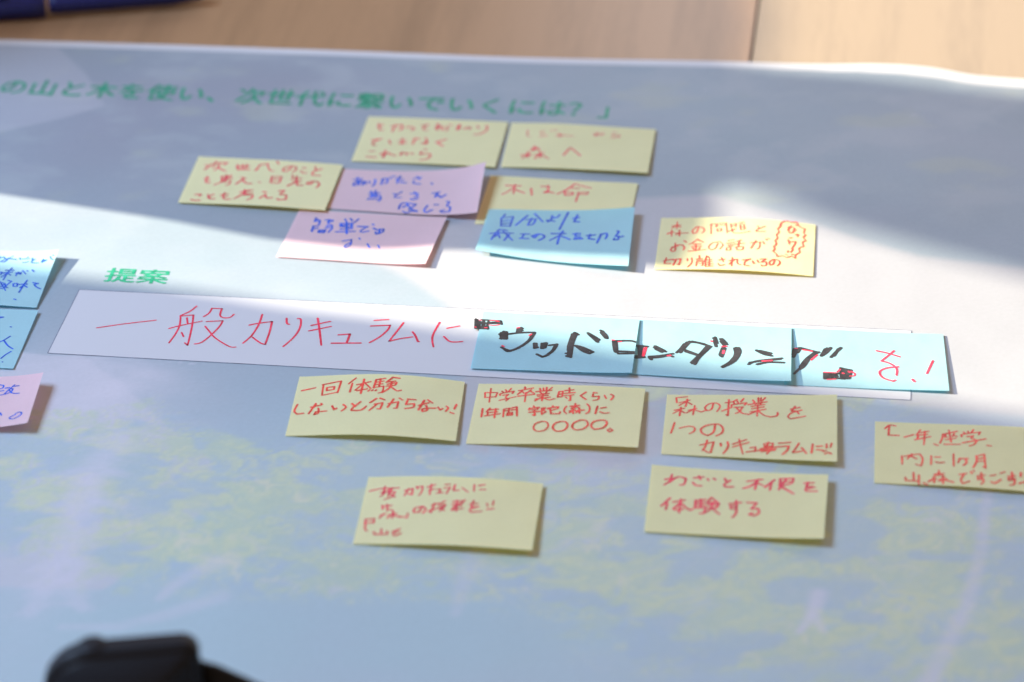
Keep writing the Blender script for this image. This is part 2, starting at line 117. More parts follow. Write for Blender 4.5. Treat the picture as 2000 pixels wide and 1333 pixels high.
  'T3': '|k 1.74|70,572,59,773;87,614,67,772;94,547,81,704;126,543,104,657;110,545,142,541,288,633;158,550,304,631;304,620,242,728,166,958,85,1207;288,633,196,844,129,1093;257,659,187,823,136,1027;233,707,175,1000,114,1117;210,776,136,1049;367,533,329,716;415,493,376,621,337,704;383,509,345,670;512,479,464,608,421,736;488,516,449,699;496,503,441,678;366,1149,367,1300;381,1168,383,1298;366,1153,467,1161;367,1300,484,1274;405,1165,398,1296;436,1161,437,1269;467,1157,476,1264;421,1228,483,1219;514,1008,523,1279;530,1017,546,1276;514,1013,608,1050,593,1259;483,1154,507,1151;491,1272,593,1266;553,1036,561,1252;577,1054,569,1251;522,1214,593,1205;522,1073,600,1073;|s 0.92|78,549,94,553;151,580,240,606;289,699,235,839;358,1139,467,1135;483,1111,506,1042;391,1319,468,1299;608,1083,643,1133,639,1188,600,1204;530,1137,542,1146;585,1086,596,1106;|s 1.21|853,510,960,565,1070,648;1017,492,959,632,894,773;894,773,972,831,1033,959,1030,1136;1049,913,939,957,875,1062,904,1213,996,1292,1016,1264;1175,1234,1193,1288;1377,733,1311,1071;',
  'Y6': '|r 1.02|51,371,171,308;238,250,246,510;232,237,394,163,383,456;246,510,382,444;276,314,279,397,343,369;276,314,342,299,343,369;523,98,467,242;500,233,493,455;544,272,664,198;601,134,594,495;600,239,538,411;607,216,676,369;556,424,644,380;710,146,700,357;710,146,791,107;711,216,779,178;707,275,776,248;704,345,788,306,785,445,751,482;750,121,747,320;656,438,670,403;689,426,699,403;722,425,728,402;856,77,806,211;856,77,919,92;822,198,887,167;818,257,897,200,885,272,813,304;854,183,841,347,783,468;846,300,911,407,951,389;43,722,28,884,60,966,116,948;170,803,258,755;209,715,163,964;254,716,269,745;239,834,249,950,215,992,222,924,271,918,320,912;360,790,384,884,406,852;457,764,487,835,453,924;534,746,568,816;609,703,547,861,543,918,624,908,667,817;744,620,693,725;776,607,820,648;737,758,808,718,795,878,769,869;765,744,699,918;859,735,945,677,939,837,915,841;900,616,857,826;947,585,979,629;1022,593,1096,598;1024,627,1014,732,1086,693,1083,784,1013,834;1129,727,1213,635;1170,590,1132,841;1201,569,1246,636;1193,710,1208,820,1170,865,1167,809,1214,772,1278,753;1301,723,1321,786,1343,744;1372,677,1390,717,1371,805;1458,602,1444,723;1412,814,1446,838;',
  'Y7': '|r 0.92|74,227,83,356;78,227,186,226,177,343;83,356,181,331;120,120,129,472;225,190,240,225;255,154,267,201;303,118,283,201;215,296,220,249,332,188,320,247;240,295,288,271,268,342,296,388,275,435;216,424,358,328;425,79,428,138;373,175,501,100;406,174,371,269;408,198,427,244;487,148,444,244;472,172,518,241;374,316,519,265;442,220,445,454;559,110,571,169;592,97,596,167;620,83,621,166;669,81,644,142;531,194,669,152;565,204,584,239;630,178,617,238;545,276,650,236;555,311,644,284;535,382,664,330;600,238,596,427;590,333,534,429;608,356,660,401,707,364;738,184,730,327;738,184,770,170,770,313;734,256,770,242;729,322,770,313;786,157,866,127;823,83,829,202;781,229,879,198;785,288,874,258;842,273,849,403,837,404;803,323,818,357;977,177,933,277,987,368;1043,182,1076,190;1045,218,1040,290,1097,272,1093,356,1053,384;1145,241,1165,322;1201,209,1227,253,1208,351;83,636,86,843;148,623,122,716;135,669,224,644;132,738,221,714;139,727,135,784;113,819,248,759;198,633,203,863;273,644,279,839;273,644,321,620,319,712;276,690,316,677;337,619,384,584,400,814;340,666,385,653;312,735,309,804,357,792,352,723,312,735;311,770,355,758;530,557,541,592;501,616,496,663;502,628,582,591,569,650;520,662,569,650;500,721,596,695;545,662,558,801,537,789;608,614,640,601,627,660,650,706,624,753;608,614,618,776;702,552,704,587;666,635,665,612,753,573,747,621;732,633,685,681;683,635,698,751,771,748,777,701;825,558,809,629,813,700,836,745;858,556,938,526;899,482,901,600;895,553,870,614;907,553,942,597;857,674,904,647;886,613,893,742;882,684,859,720;914,670,985,640;939,609,949,726;931,680,916,716;1002,485,1030,565,1029,683,1007,732;1098,533,1088,723;1129,577,1177,546;1126,671,1168,701,1208,683;629,950,576,1008,567,1123,603,1191,667,1167,692,1052,670,960,629,950;791,945,746,1005,736,1109,773,1188,836,1162,862,1046,840,954,791,945;967,899,915,973,904,1078,940,1144,1003,1115,1038,1008,1016,906,967,899;1137,880,1083,933,1068,1039,1100,1116,1171,1072,1202,963,1186,885,1137,880;1236,1074,1214,1123,1236,1161,1262,1115,1236,1074;',
  'Y8': '|r 0.92|181,55,84,82,93,212;113,211,208,137;183,114,173,303;169,185,115,282;177,173,228,254;79,402,166,350;133,328,128,539;123,399,70,484;136,410,170,466;200,395,271,346;253,276,244,509;244,370,186,465;256,381,315,436,346,401;414,226,401,365,362,400,344,320,382,227,446,214,476,294,451,420;519,202,575,178;549,121,550,518,534,496;495,407,578,314;622,120,583,178;591,178,600,223;623,154,632,200;679,97,656,177;577,291,585,246,705,198,690,255;602,313,675,300,645,424,614,459;618,313,670,446,727,476;760,130,778,185;808,73,810,173;832,72,830,162;869,72,842,150;722,243,883,172;770,197,787,241;842,184,827,229;747,287,868,238;756,342,860,294;742,420,877,348;807,240,804,517;798,396,727,487;814,395,864,492,912,522;983,421,976,497,920,532;1095,341,1175,296;1134,275,1103,384,1143,383,1168,447;1191,360,1104,427,1073,515,1097,567,1225,499;90,716,67,983;138,850,213,798,266,828,265,919,226,978;444,759,433,928,387,1009,338,958,326,846,388,752,476,735,514,833,505,944,459,1014;326,1249,443,1159,422,1413,390,1406,356,1333;386,1121,371,1288,350,1378;503,1186,508,1251;561,1147,568,1266,532,1421;606,1197,722,1077;608,1262,744,1140;659,1073,679,1254,698,1412;758,1267,805,1240,799,1347;728,1366,845,1310;874,1159,883,1211;890,1147,953,1141,939,1269,902,1388;913,1123,892,1253;845,1279,978,1223;845,1310,979,1265;876,1233,946,1205;854,1341,971,1297;1000,1137,1103,1107;978,1223,1088,1192,1073,1298,1035,1385;1174,1123,1144,1250,1121,1335,1199,1297;1198,1225,1239,1346;1292,1136,1282,1332;1324,1185,1371,1172;1324,1257,1379,1264;1410,1129,1410,1211;1453,1107,1442,1199;1379,1294,1410,1272;1395,1344,1411,1323;1426,1311,1450,1340;',
  'Y9': '|r 0.98|87,172,123,81,179,94;123,81,117,331,207,329;256,362,332,297;391,166,358,303;372,245,464,198;372,321,365,398;372,302,451,275;346,419,477,330;431,201,422,535;510,508,543,543;635,154,642,201;583,264,708,176;589,253,576,379,560,484;609,261,602,338;602,300,622,336;681,236,668,313;675,274,708,309;642,239,655,447;609,395,695,349;596,509,734,496;760,190,774,227;800,167,807,214;846,124,826,202;747,306,754,248,905,175,892,243;793,301,846,276,826,335,872,386,852,483,813,525;754,456,951,339;964,496,997,504;235,826,238,1030;254,833,386,764,412,883,400,1051,354,1018;320,770,281,895;307,818,360,888;485,802,485,1015;517,827,563,822;524,947,557,962,596,949;675,737,678,1033;734,832,714,946;721,852,799,833;780,845,786,936,760,1004;872,759,871,906,845,1038;872,768,937,712,950,1039,930,1006;878,832,931,805;878,896,930,878;266,1339,269,1412,381,1419;334,1223,338,1405;380,1274,381,1492;420,1452,453,1494;511,1243,596,1216;551,1147,551,1275;544,1221,511,1298;557,1220,596,1289;472,1393,531,1350;505,1317,512,1443;505,1371,459,1430;557,1366,616,1341;583,1290,587,1453;577,1364,551,1403;597,1361,675,1415;727,1227,786,1192;767,1204,740,1343,753,1431,812,1368;825,1150,832,1185;845,1110,852,1136;878,1231,943,1202;910,1154,914,1297,884,1320,884,1266,923,1277,930,1365,910,1422;989,1211,1035,1184;995,1352,1028,1380,1080,1281;1074,1140,1113,1096;1139,1197,1204,1165;1172,1093,1178,1259,1145,1284,1145,1231,1198,1237,1191,1362,1158,1387;1250,1085,1247,1174;1236,1334,1276,1290;',
  'Y10': '|c 0.82|36,328,149,266;163,221,156,433;150,277,201,268,208,457;133,366,214,324;140,455,169,389;167,322,175,367;210,279,285,260;225,258,224,347;218,369,258,348,242,458,180,523;211,391,269,470;341,327,405,284,408,416,372,394;371,284,346,438;435,239,448,284;432,251,485,228,487,349,469,438;529,249,592,191;544,326,591,280;558,182,559,413;609,301,642,288,640,366;615,378,673,363;676,186,717,172;674,264,723,238,700,384;760,179,754,313,803,297;824,239,881,332;923,159,929,303;962,175,1010,144;977,262,1027,253;185,677,259,656;215,634,228,787;175,655,187,743;174,938,207,830;177,873,217,852;241,744,277,766;244,874,316,831;279,788,284,939;261,874,242,939;295,875,349,918;408,831,408,928,330,896;515,699,499,808,457,809,458,722,522,677,552,741,534,829;595,653,650,606;617,608,600,815;580,784,642,715;704,548,652,628;662,649,710,624;659,714,712,646,672,779;657,693,712,754;772,553,846,534;803,528,813,767;768,619,850,589;781,672,845,633;869,510,835,612;770,750,866,696;803,638,777,727;918,602,982,571;945,511,931,666,980,648;995,635,926,711,939,774,1028,739;1057,559,1070,622;1111,493,1109,593;1066,689,1123,667;59,959,74,1176,99,1219;67,1046,132,1025;68,970,133,949,134,1046;155,1240,164,1294,271,1283;212,1176,221,1283;266,1219,272,1293;309,1240,371,1175;357,1207,321,1282,342,1325,386,1260;',
  'Y11': '|c 1.09|128,312,210,260;182,186,164,372;202,273,125,437;164,372,234,232,302,254,291,393,258,410;369,230,451,192;409,177,428,254;364,334,392,398,442,401;486,232,496,265;536,212,554,244;631,196,646,264;679,235,632,335,642,391,709,380;821,236,952,169;919,174,865,322,793,402;904,223,893,410;914,268,956,308;1052,167,974,352;1029,229,1018,415;1093,139,1208,114;1101,149,1098,313;1208,114,1195,232,1098,313;1103,219,1202,185;1151,132,1092,395;1106,312,1219,474;1303,223,1385,206;1335,197,1322,315,1371,289;1396,311,1315,362,1324,408,1415,404;187,727,120,917;167,842,160,987;216,812,314,751;280,734,275,1046;275,824,222,966;283,823,329,927;240,985,305,953;405,736,403,916;405,747,487,712;403,804,481,769;401,860,483,825;403,916,494,880,482,1015,449,1031;445,707,453,908;337,926,364,977,388,940;535,659,499,789;535,659,607,795;515,787,572,755;508,832,599,796,577,889,511,899;548,781,537,918,482,1026;544,894,615,1029;690,782,788,734;745,695,750,863,710,892,699,826,749,819,754,975,725,1080;837,727,920,726,875,868,932,849,944,950,905,1022,862,994,894,956;',
}
LETTERS = {
  'title': ('20350,-86;20350,561;20276,561;20276,-17;20034,-17;20034,-86;19238,-5;19283,13;19302,61;19283,110;19238,128;19192,110;19173,61;19192,13;19195,242;19277,242;19359,409;19461,578;19406,712;19258,761;19132,731;19033,653;19087,603;19164,665;19248,686;19342,653;19372,570;19272,426;18676,185;18677,150;18654,71;18568,41;18480,61;18446,120;18482,179;18574,201;18627,197;18749,770;18659,770;18662,740;18663,709;18663,585;18569,583;18483,585;18399,591;18399,516;18484,511;18567,509;18663,511;18667,381;18673,254;18628,261;18580,263;18428,219;18374,112;18428,7;18582,-31;18719,19;18755,130;18755,151;18831,100;18906,35;18950,102;18862,172;18752,231;18745,367;18740,516;18828,524;18913,535;18913,612;18830,599;18740,589;18742,657;18743,710;18745,740;18255,764;18167,771;18165,736;18161,700;18133,514;18115,279;18126,97;18153,-37;18223,-32;18222,-14;18221,3;18222,25;18225,48;18255,151;18296,269;18255,301;18226,229;18198,154;18190,224;18188,293;18205,502;18238,696;18245,730;17265,752;17176,760;17174,725;17169,689;17142,512;17124,288;17135,104;17161,-33;17233,-28;17232,-11;17230,7;17231,28;17235,52;17264,155;17306,276;17264,308;17235,237;17206,162;17199,232;17197,302;17215,501;17247,685;17256,719;17456,675;17456,595;17663,586;17867,595;17867,676;17665,663;17495,268;17423,275;17410,210;17406,157;17465,47;17649,7;17789,13;17899,28;17897,112;17776,92;17649,86;17514,114;17480,176;17484,218;16704,738;16630,804;16604,771;16573,737;16428,609;16278,485;16205,387;16271,287;16437,146;16586,8;16622,-28;16655,-65;16726,1;16533,175;16352,324;16304,386;16349,445;16494,564;16635,681;16668,708;15744,670;15666,643;15782,416;15840,140;15920,173;15860,441;15223,698;15126,700;15132,655;15133,611;15135,488;15144,344;15225,70;15357,-9;15454,41;15545,219;15482,290;15429,151;15358,86;15269,162;15222,364;15215,490;15215,601;15217,650;14079,658;14088,571;14323,605;14558,630;14430,499;14371,292;14500,47;14767,-37;14796,46;14562,107;14451,309;14512,495;14680,626;14776,640;14876,642;14876,722;14757,715;14606,704;14342,681;14168,663;14131,660;14732,519;14681,497;14725,429;14763,356;14814,380;14774,454;14841,561;14792,538;14837,471;14876,398;14928,423;14885,496;13744,670;13666,643;13782,416;13840,140;13920,173;13860,441;13223,698;13126,700;13132,655;13133,611;13135,488;13144,344;13225,70;13357,-9;13454,41;13545,219;13482,290;13429,151;13358,86;13269,162;13222,364;13215,490;13215,601;13217,650;12630,53;12766,1;12878,-57;12930,-14;12815,43;12680,91;12299,90;12185,34;12052,-11;12080,-34;12105,-58;12241,-3;12365,67;12084,700;12084,485;12246,485;12246,444;12050,444;12050,397;12246,397;12246,337;12311,337;12311,397;12510,397;12510,444;12311,444;12311,485;12477,485;12477,700;12311,700;12311,740;12502,740;12502,786;12311,786;12311,841;12246,841;12246,786;12059,786;12059,740;12246,740;12246,700;12144,574;12246,574;12246,526;12144,526;12311,574;12415,574;12415,526;12311,526;12144,660;12246,660;12246,614;12144,614;12311,660;12415,660;12415,614;12311,614;12197,207;12247,216;12413,230;12315,192;12250,169;12175,147;12119,137;12131,105;12139,76;12215,89;12473,109;12473,1;12469,-10;12454,-14;12405,-14;12322,-13;12339,-44;12351,-76;12445,-75;12507,-66;12540,-43;12548,-1;12548,114;12792,131;12834,97;12867,66;12920,103;12823,181;12703,257;12654,224;12691,202;12727,178;12361,155;12543,224;12722,309;12671,354;12606,319;12539,286;12325,272;12404,313;12481,362;12424,395;12319,325;12242,285;12207,270;12176,263;12188,234;12564,809;12564,753;12550,700;12481,651;12505,629;12527,602;12609,672;12629,750;12629,756;12762,756;12762,711;12775,651;12830,633;12863,633;12896,633;12922,634;12942,637;12940,663;12938,689;12916,686;12894,685;12866,685;12838,685;12826,691;12824,711;12824,809;12531,601;12531,550;12602,550;12560,540;12601,480;12653,429;12581,405;12503,389;12521,364;12534,338;12624,361;12706,393;12807,349;12925,320;12942,349;12965,374;12858,394;12766,427;12843,496;12895,589;12857,604;12844,601;12621,550;12809,550;12766,499;12710,458;12659,500;11265,752;11176,760;11174,725;11169,689;11142,512;11124,288;11135,104;11161,-33;11233,-28;11231,-11;11230,7;11231,28;11235,52;11264,155;11306,276;11264,308;11235,237;11206,162;11199,232;11197,302;11215,501;11247,685;11256,719;11456,675;11456,595;11663,586;11867,595;11867,676;11665,663;11495,268;11423,275;11410,210;11406,157;11465,47;11649,7;11789,13;11899,28;11897,112;11776,92;11649,86;11514,114;11480,176;11484,218;10715,783;10806,699;10877,618;10935,658;10862,737;10769,819;10548,826;10556,672;10568,528;10324,497;10335,426;10576,456;10670,75;10860,-79;10929,-34;10975,143;10944,160;10912,183;10892,52;10857,9;10726,142;10650,466;10955,504;10944,575;10642,537;10630,677;10623,826;10313,830;10185,602;10021,420;10045,384;10065,348;10133,416;10199,494;10199,-78;10276,-78;10276,604;10334,703;10384,807;9457,835;9457,590;9275,590;9275,813;9197,813;9197,590;9051,590;9051,517;9197,517;9197,-15;9922,-15;9922,58;9275,58;9275,517;9457,517;9457,200;9801,200;9801,517;9950,517;9950,590;9801,590;9801,824;9723,824;9723,590;9532,590;9532,835;9723,517;9723,269;9532,269;9532,517;8057,717;8164,649;8250,578;8298,639;8210,707;8102,771;8042,73;8111,21;8211,171;8308,329;8250,379;8143,213;8454,840;8388,610;8289,426;8327,406;8361,384;8418,481;8468,596;8837,596;8802,492;8763,403;8796,387;8827,371;8883,497;8932,644;8877,674;8862,670;8493,670;8515,746;8534,825;8569,547;8569,485;8520,232;8240,-26;8271,-53;8297,-84;8518,82;8620,265;8732,59;8911,-73;8933,-38;8961,-7;8756,150;8647,411;8648,449;8649,484;8649,547;7273,-56;7341,2;7233,119;7117,224;7052,167;7165,63;6744,670;6666,643;6782,416;6840,140;6920,173;6860,441;6223,698;6126,700;6132,655;6133,611;6135,488;6144,344;6225,70;6357,-9;6454,41;6545,219;6482,290;6429,151;6358,86;6269,162;6222,364;6216,490;6215,601;6218,650;5599,836;5599,729;5321,729;5321,660;5599,660;5599,562;5350,562;5350,285;5594,285;5576,205;5540,131;5468,192;5413,265;5350,244;5414,155;5495,81;5409,24;5284,-21;5310,-52;5330,-83;5463,-29;5557,39;5726,-37;5927,-82;5947,-46;5972,-14;5770,24;5601,92;5646,185;5667,285;5929,285;5929,562;5672,562;5672,660;5962,660;5962,729;5672,729;5672,836;5420,499;5599,499;5599,394;5598,349;5420,349;5672,499;5857,499;5857,349;5671,349;5672,394;5278,842;5165,623;5021,446;5044,409;5063,372;5119,433;5173,503;5173,-84;5245,-84;5245,612;5301,715;5348,820;4882,441;4849,516;4809,496;4767,477;4682,440;4585,396;4537,463;4452,486;4381,477;4313,449;4362,523;4403,604;4573,614;4735,632;4736,706;4587,686;4431,675;4449,739;4460,791;4378,798;4370,738;4353,673;4287,672;4205,675;4118,683;4118,608;4204,604;4282,602;4326,602;4244,464;4095,296;4163,246;4210,303;4254,350;4333,402;4426,423;4485,408;4517,361;4355,256;4281,108;4356,-14;4539,-45;4680,-40;4813,-27;4815,53;4675,35;4542,29;4413,45;4361,119;4405,209;4519,287;4518,204;4516,131;4593,131;4590,323;4699,372;4793,409;4838,427;3460,839;3460,594;3067,594;3067,519;3425,519;3250,271;3028,90;3058,60;3084,27;3289,201;3460,438;3460,-80;3539,-80;3539,439;3711,204;3913,29;3940,64;3970,94;3749,274;3572,519;3935,519;3935,594;3539,594;3539,839;2308,778;2229,745;2302,581;2374,437;2247,318;2201,178;2293,19;2525,-28;2701,-20;2841,-3;2841,86;2693,62;2521,52;2343,88;2284,187;2324,294;2433,389;2596,483;2737,555;2778,576;2814,597;2770,668;2738,645;2699,621;2585,561;2442,481;2374,618;1108,632;1108,-2;1816,-2;1816,-76;1893,-76;1893,633;1816,633;1816,74;1538,74;1538,829;1460,829;1460,74;1185,74;1185,632;476,642;453,504;420,372;343,191;269,136;201,180;166,318;249,522;559,644;756,549;826,353;747,150;572,56;532,49;486,43;533,-31;809,92;908,350;804,610;525,718;215,596;88,311;144,116;266,44;395,122;499,355;535,499;',
   '3,1,2;3,0,1;5,3,4;5,0,3;20,18,19;21,18,20;21,24,18;24,25,18;25,17,18;21,23,24;21,22,23;26,17,25;26,16,17;27,16,26;14,16,27;14,15,16;11,9,10;12,9,11;12,8,9;13,8,12;13,7,8;13,6,7;77,75,76;77,97,75;78,97,77;78,96,97;79,96,78;79,95,96;80,95,79;80,94,95;91,89,90;80,93,94;81,93,80;91,88,89;92,88,91;81,92,93;81,88,92;81,87,88;82,87,81;82,86,87;82,85,86;82,84,85;82,83,84;39,37,38;39,74,37;39,73,74;40,73,39;40,72,73;41,72,40;41,71,72;70,68,69;71,68,70;45,43,44;41,68,71;45,42,43;42,68,41;45,68,42;45,67,68;45,66,67;46,66,45;46,48,66;48,65,66;47,48,46;49,65,48;50,65,49;50,64,65;53,51,52;53,50,51;53,64,50;53,63,64;54,34,53;34,35,53;35,36,53;36,63,53;28,63,36;29,63,28;54,33,34;29,59,63;59,62,63;29,58,59;60,62,59;30,58,29;30,57,58;54,32,33;55,32,54;60,61,62;31,57,30;55,31,32;55,57,31;55,56,57;126,124,125;122,126,121;122,124,126;123,124,122;129,127,128;129,140,127;129,139,140;130,139,129;130,138,139;131,138,130;131,137,138;136,134,135;137,134,136;131,134,137;132,134,131;132,133,134;100,98,99;100,120,98;101,120,100;101,119,120;102,119,101;102,118,119;103,118,102;103,117,118;114,112,113;103,116,117;104,116,103;114,111,112;115,111,114;104,115,116;104,111,115;104,110,111;105,110,104;105,109,110;105,108,109;105,107,108;105,106,107;143,141,142;144,141,143;144,160,141;145,160,144;145,159,160;145,158,159;146,158,145;146,157,158;147,157,146;147,156,157;148,156,147;148,155,156;148,154,155;149,154,148;149,153,154;150,153,149;151,153,150;151,152,153;169,167,168;169,184,167;170,184,169;170,183,184;171,183,170;171,182,183;171,181,182;172,181,171;172,180,181;173,180,172;178,176,177;178,175,176;173,179,180;179,175,178;173,175,179;174,175,173;162,166,161;163,166,162;163,165,166;164,165,163;201,199,200;202,199,201;203,199,202;204,199,203;205,199,204;185,199,205;186,187,185;187,188,185;188,198,185;198,199,185;188,197,198;189,197,188;189,196,197;213,217,212;214,217,213;207,211,206;190,196,189;208,211,207;214,216,217;190,195,196;215,216,214;208,210,211;209,210,208;190,194,195;191,194,190;191,193,194;192,193,191;226,224,225;226,241,224;227,241,226;227,240,241;228,240,227;228,239,240;228,238,239;229,238,228;229,237,238;230,237,229;235,233,234;235,232,233;230,236,237;236,232,235;230,232,236;231,232,230;219,223,218;220,223,219;220,222,223;221,222,220;278,276,277;278,275,276;347,371,346;347,354,371;354,355,371;355,370,371;280,278,279;280,275,278;280,274,275;280,273,274;347,353,354;356,370,355;348,353,347;348,352,353;281,273,280;282,272,281;272,273,281;282,271,272;357,370,356;357,369,370;256,291,255;291,282,255;291,271,282;291,270,271;291,292,270;292,295,270;295,296,270;296,269,270;349,352,348;357,368,369;365,363,364;366,363,365;357,367,368;357,366,367;357,363,366;349,350,352;350,351,352;357,362,363;256,294,291;293,295,292;293,298,295;297,269,296;358,362,357;358,361,362;358,360,361;359,360,358;256,283,294;283,293,294;283,298,293;283,297,298;283,284,297;284,287,297;287,288,297;288,269,297;393,391,392;373,393,372;373,391,393;373,374,391;374,394,391;394,395,391;395,390,391;256,286,283;285,287,284;285,290,287;289,269,288;375,394,374;375,398,394;396,390,395;376,398,375;256,285,286;256,290,285;256,289,290;256,269,289;376,397,398;397,390,396;397,389,390;257,269,256;258,268,257;268,269,257;258,267,268;377,397,376;377,389,397;260,258,259;260,267,258;260,266,267;260,265,266;378,389,377;378,388,389;379,383,378;383,388,378;261,265,260;262,264,261;264,265,261;262,263,264;341,339,340;383,387,388;379,382,383;384,387,383;380,382,379;384,386,387;381,382,380;341,338,339;335,333,334;385,386,384;342,338,341;336,333,335;342,337,338;336,332,333;337,332,336;343,337,342;343,332,337;344,332,343;345,301,344;301,332,344;328,326,327;299,300,345;300,301,345;302,332,301;302,331,332;329,326,328;330,326,329;303,331,302;330,325,326;331,322,330;322,325,330;304,331,303;304,322,331;305,322,304;306,322,305;306,321,322;323,325,322;306,309,321;309,320,321;306,308,309;310,320,309;307,308,306;323,324,325;242,246,247;249,254,248;249,253,254;243,246,242;243,245,246;250,253,249;311,320,310;244,245,243;311,319,320;250,251,253;251,252,253;312,319,311;315,313,314;313,319,312;315,319,313;315,318,319;316,318,315;316,317,318;427,425,426;423,427,422;423,425,427;424,425,423;430,428,429;430,441,428;430,440,441;431,440,430;431,439,440;432,439,431;432,438,439;437,435,436;438,435,437;432,435,438;433,435,432;433,434,435;401,399,400;401,421,399;402,421,401;402,420,421;403,420,402;403,419,420;404,419,403;404,418,419;415,413,414;404,417,418;405,417,404;415,412,413;416,412,415;405,416,417;405,412,416;405,411,412;406,411,405;406,410,411;406,409,410;406,408,409;406,407,408;470,480,469;449,468,448;449,467,468;442,446,447;470,479,480;443,446,442;443,445,446;470,478,479;444,445,443;449,466,467;450,466,449;470,477,478;471,475,470;475,477,470;466,464,465;450,464,466;451,464,450;451,463,464;452,463,451;471,474,475;476,477,475;452,453,463;453,462,463;454,462,453;472,474,471;472,473,474;460,458,459;460,457,458;460,456,457;454,461,462;455,461,454;461,456,460;455,456,461;482,506,481;482,505,506;504,502,503;504,501,502;486,484,485;486,483,484;488,486,487;488,483,486;488,482,483;488,505,482;488,504,505;488,501,504;488,500,501;488,499,500;489,499,488;490,494,489;494,499,489;490,493,494;495,499,494;496,510,495;510,499,495;496,509,510;507,499,510;508,498,507;498,499,507;508,497,498;496,508,509;496,497,508;490,492,493;490,491,492;524,541,523;524,540,541;511,515,516;524,539,540;512,515,511;512,514,515;538,536,537;524,538,539;524,536,538;513,514,512;524,530,536;530,535,536;525,529,524;529,530,524;525,528,529;531,535,530;543,558,542;543,557,558;531,534,535;532,533,531;533,534,531;544,557,543;544,556,557;525,526,528;526,527,528;544,555,556;544,549,555;549,554,555;522,520,521;522,519,520;544,548,549;550,554,549;545,548,544;517,519,522;517,518,519;550,553,554;545,546,548;546,547,548;551,552,550;552,553,550;563,561,562;564,561,563;564,560,561;559,560,564;573,571,572;573,588,571;574,588,573;574,587,588;575,587,574;575,586,587;575,585,586;576,585,575;576,584,585;577,584,576;582,580,581;582,579,580;577,583,584;583,579,582;577,579,583;578,579,577;566,570,565;567,570,566;567,569,570;568,569,567;638,648,637;590,626,589;590,625,626;638,647,648;592,590,591;592,625,590;592,624,625;592,623,624;638,646,647;593,623,592;594,622,593;622,623,593;594,621,622;639,646,638;639,643,646;643,645,646;596,627,595;627,594,595;627,621,594;627,620,621;627,632,620;632,633,620;633,619,620;639,642,643;644,645,643;596,631,627;628,632,627;629,632,628;629,636,632;634,619,633;640,642,639;640,641,642;630,636,629;630,635,636;596,630,631;596,635,630;596,634,635;596,619,634;597,619,596;598,618,597;618,619,597;598,617,618;602,600,601;603,600,602;599,617,598;603,599,600;599,616,617;604,599,603;604,616,599;604,615,616;605,610,604;610,615,604;605,609,610;611,615,610;611,614,615;606,609,605;611,613,614;607,609,606;607,608,609;612,613,611;669,667,668;669,666,667;669,665,666;670,665,669;664,662,663;665,662,664;674,672,673;670,662,665;674,671,672;671,662,670;674,662,671;674,661,662;674,660,661;675,660,674;675,677,660;677,659,660;676,677,675;678,659,677;678,658,659;651,649,650;652,649,651;657,655,656;653,649,652;658,655,657;679,658,678;658,654,655;679,683,658;683,684,658;684,654,658;653,706,649;654,706,653;654,705,706;685,654,684;654,704,705;686,654,685;679,682,683;686,704,654;686,703,704;687,703,686;679,681,682;687,699,703;699,702,703;679,680,681;687,698,699;700,702,699;688,698,687;688,697,698;701,702,700;688,696,697;689,696,688;694,692,693;689,695,696;695,692,694;689,692,695;690,692,689;690,691,692;708,730,707;708,729,730;710,708,709;710,729,708;710,728,729;710,727,728;711,727,710;712,717,711;717,726,711;726,727,711;717,720,726;720,725,726;717,719,720;721,725,720;712,716,717;718,719,717;721,724,725;713,716,712;722,723,721;723,724,721;713,714,716;714,715,716;732,757,731;733,757,732;753,751,752;754,751,753;755,751,754;733,756,757;755,750,751;734,756,733;755,749,750;756,749,755;756,748,749;756,747,748;734,747,756;735,747,734;735,746,747;736,746,735;736,745,746;736,744,745;737,744,736;737,743,744;742,740,741;743,740,742;737,740,743;738,740,737;738,739,740;769,767,768;769,766,767;765,763,764;765,762,763;759,771,758;759,770,771;759,769,770;759,766,769;759,765,766;759,760,765;760,762,765;761,762,760;792,772,791;772,780,791;780,790,791;772,798,780;781,790,780;792,779,772;773,798,772;781,789,790;793,779,792;782,789,781;793,778,779;774,798,773;774,797,798;775,797,774;775,796,797;783,789,782;783,788,789;793,777,778;794,777,793;776,796,775;794,776,777;784,788,783;794,796,776;794,795,796;784,787,788;785,787,784;786,787,785',
   [-0.276219,0.274261,0.016113,-0.001937,0.00248,0.020625]),
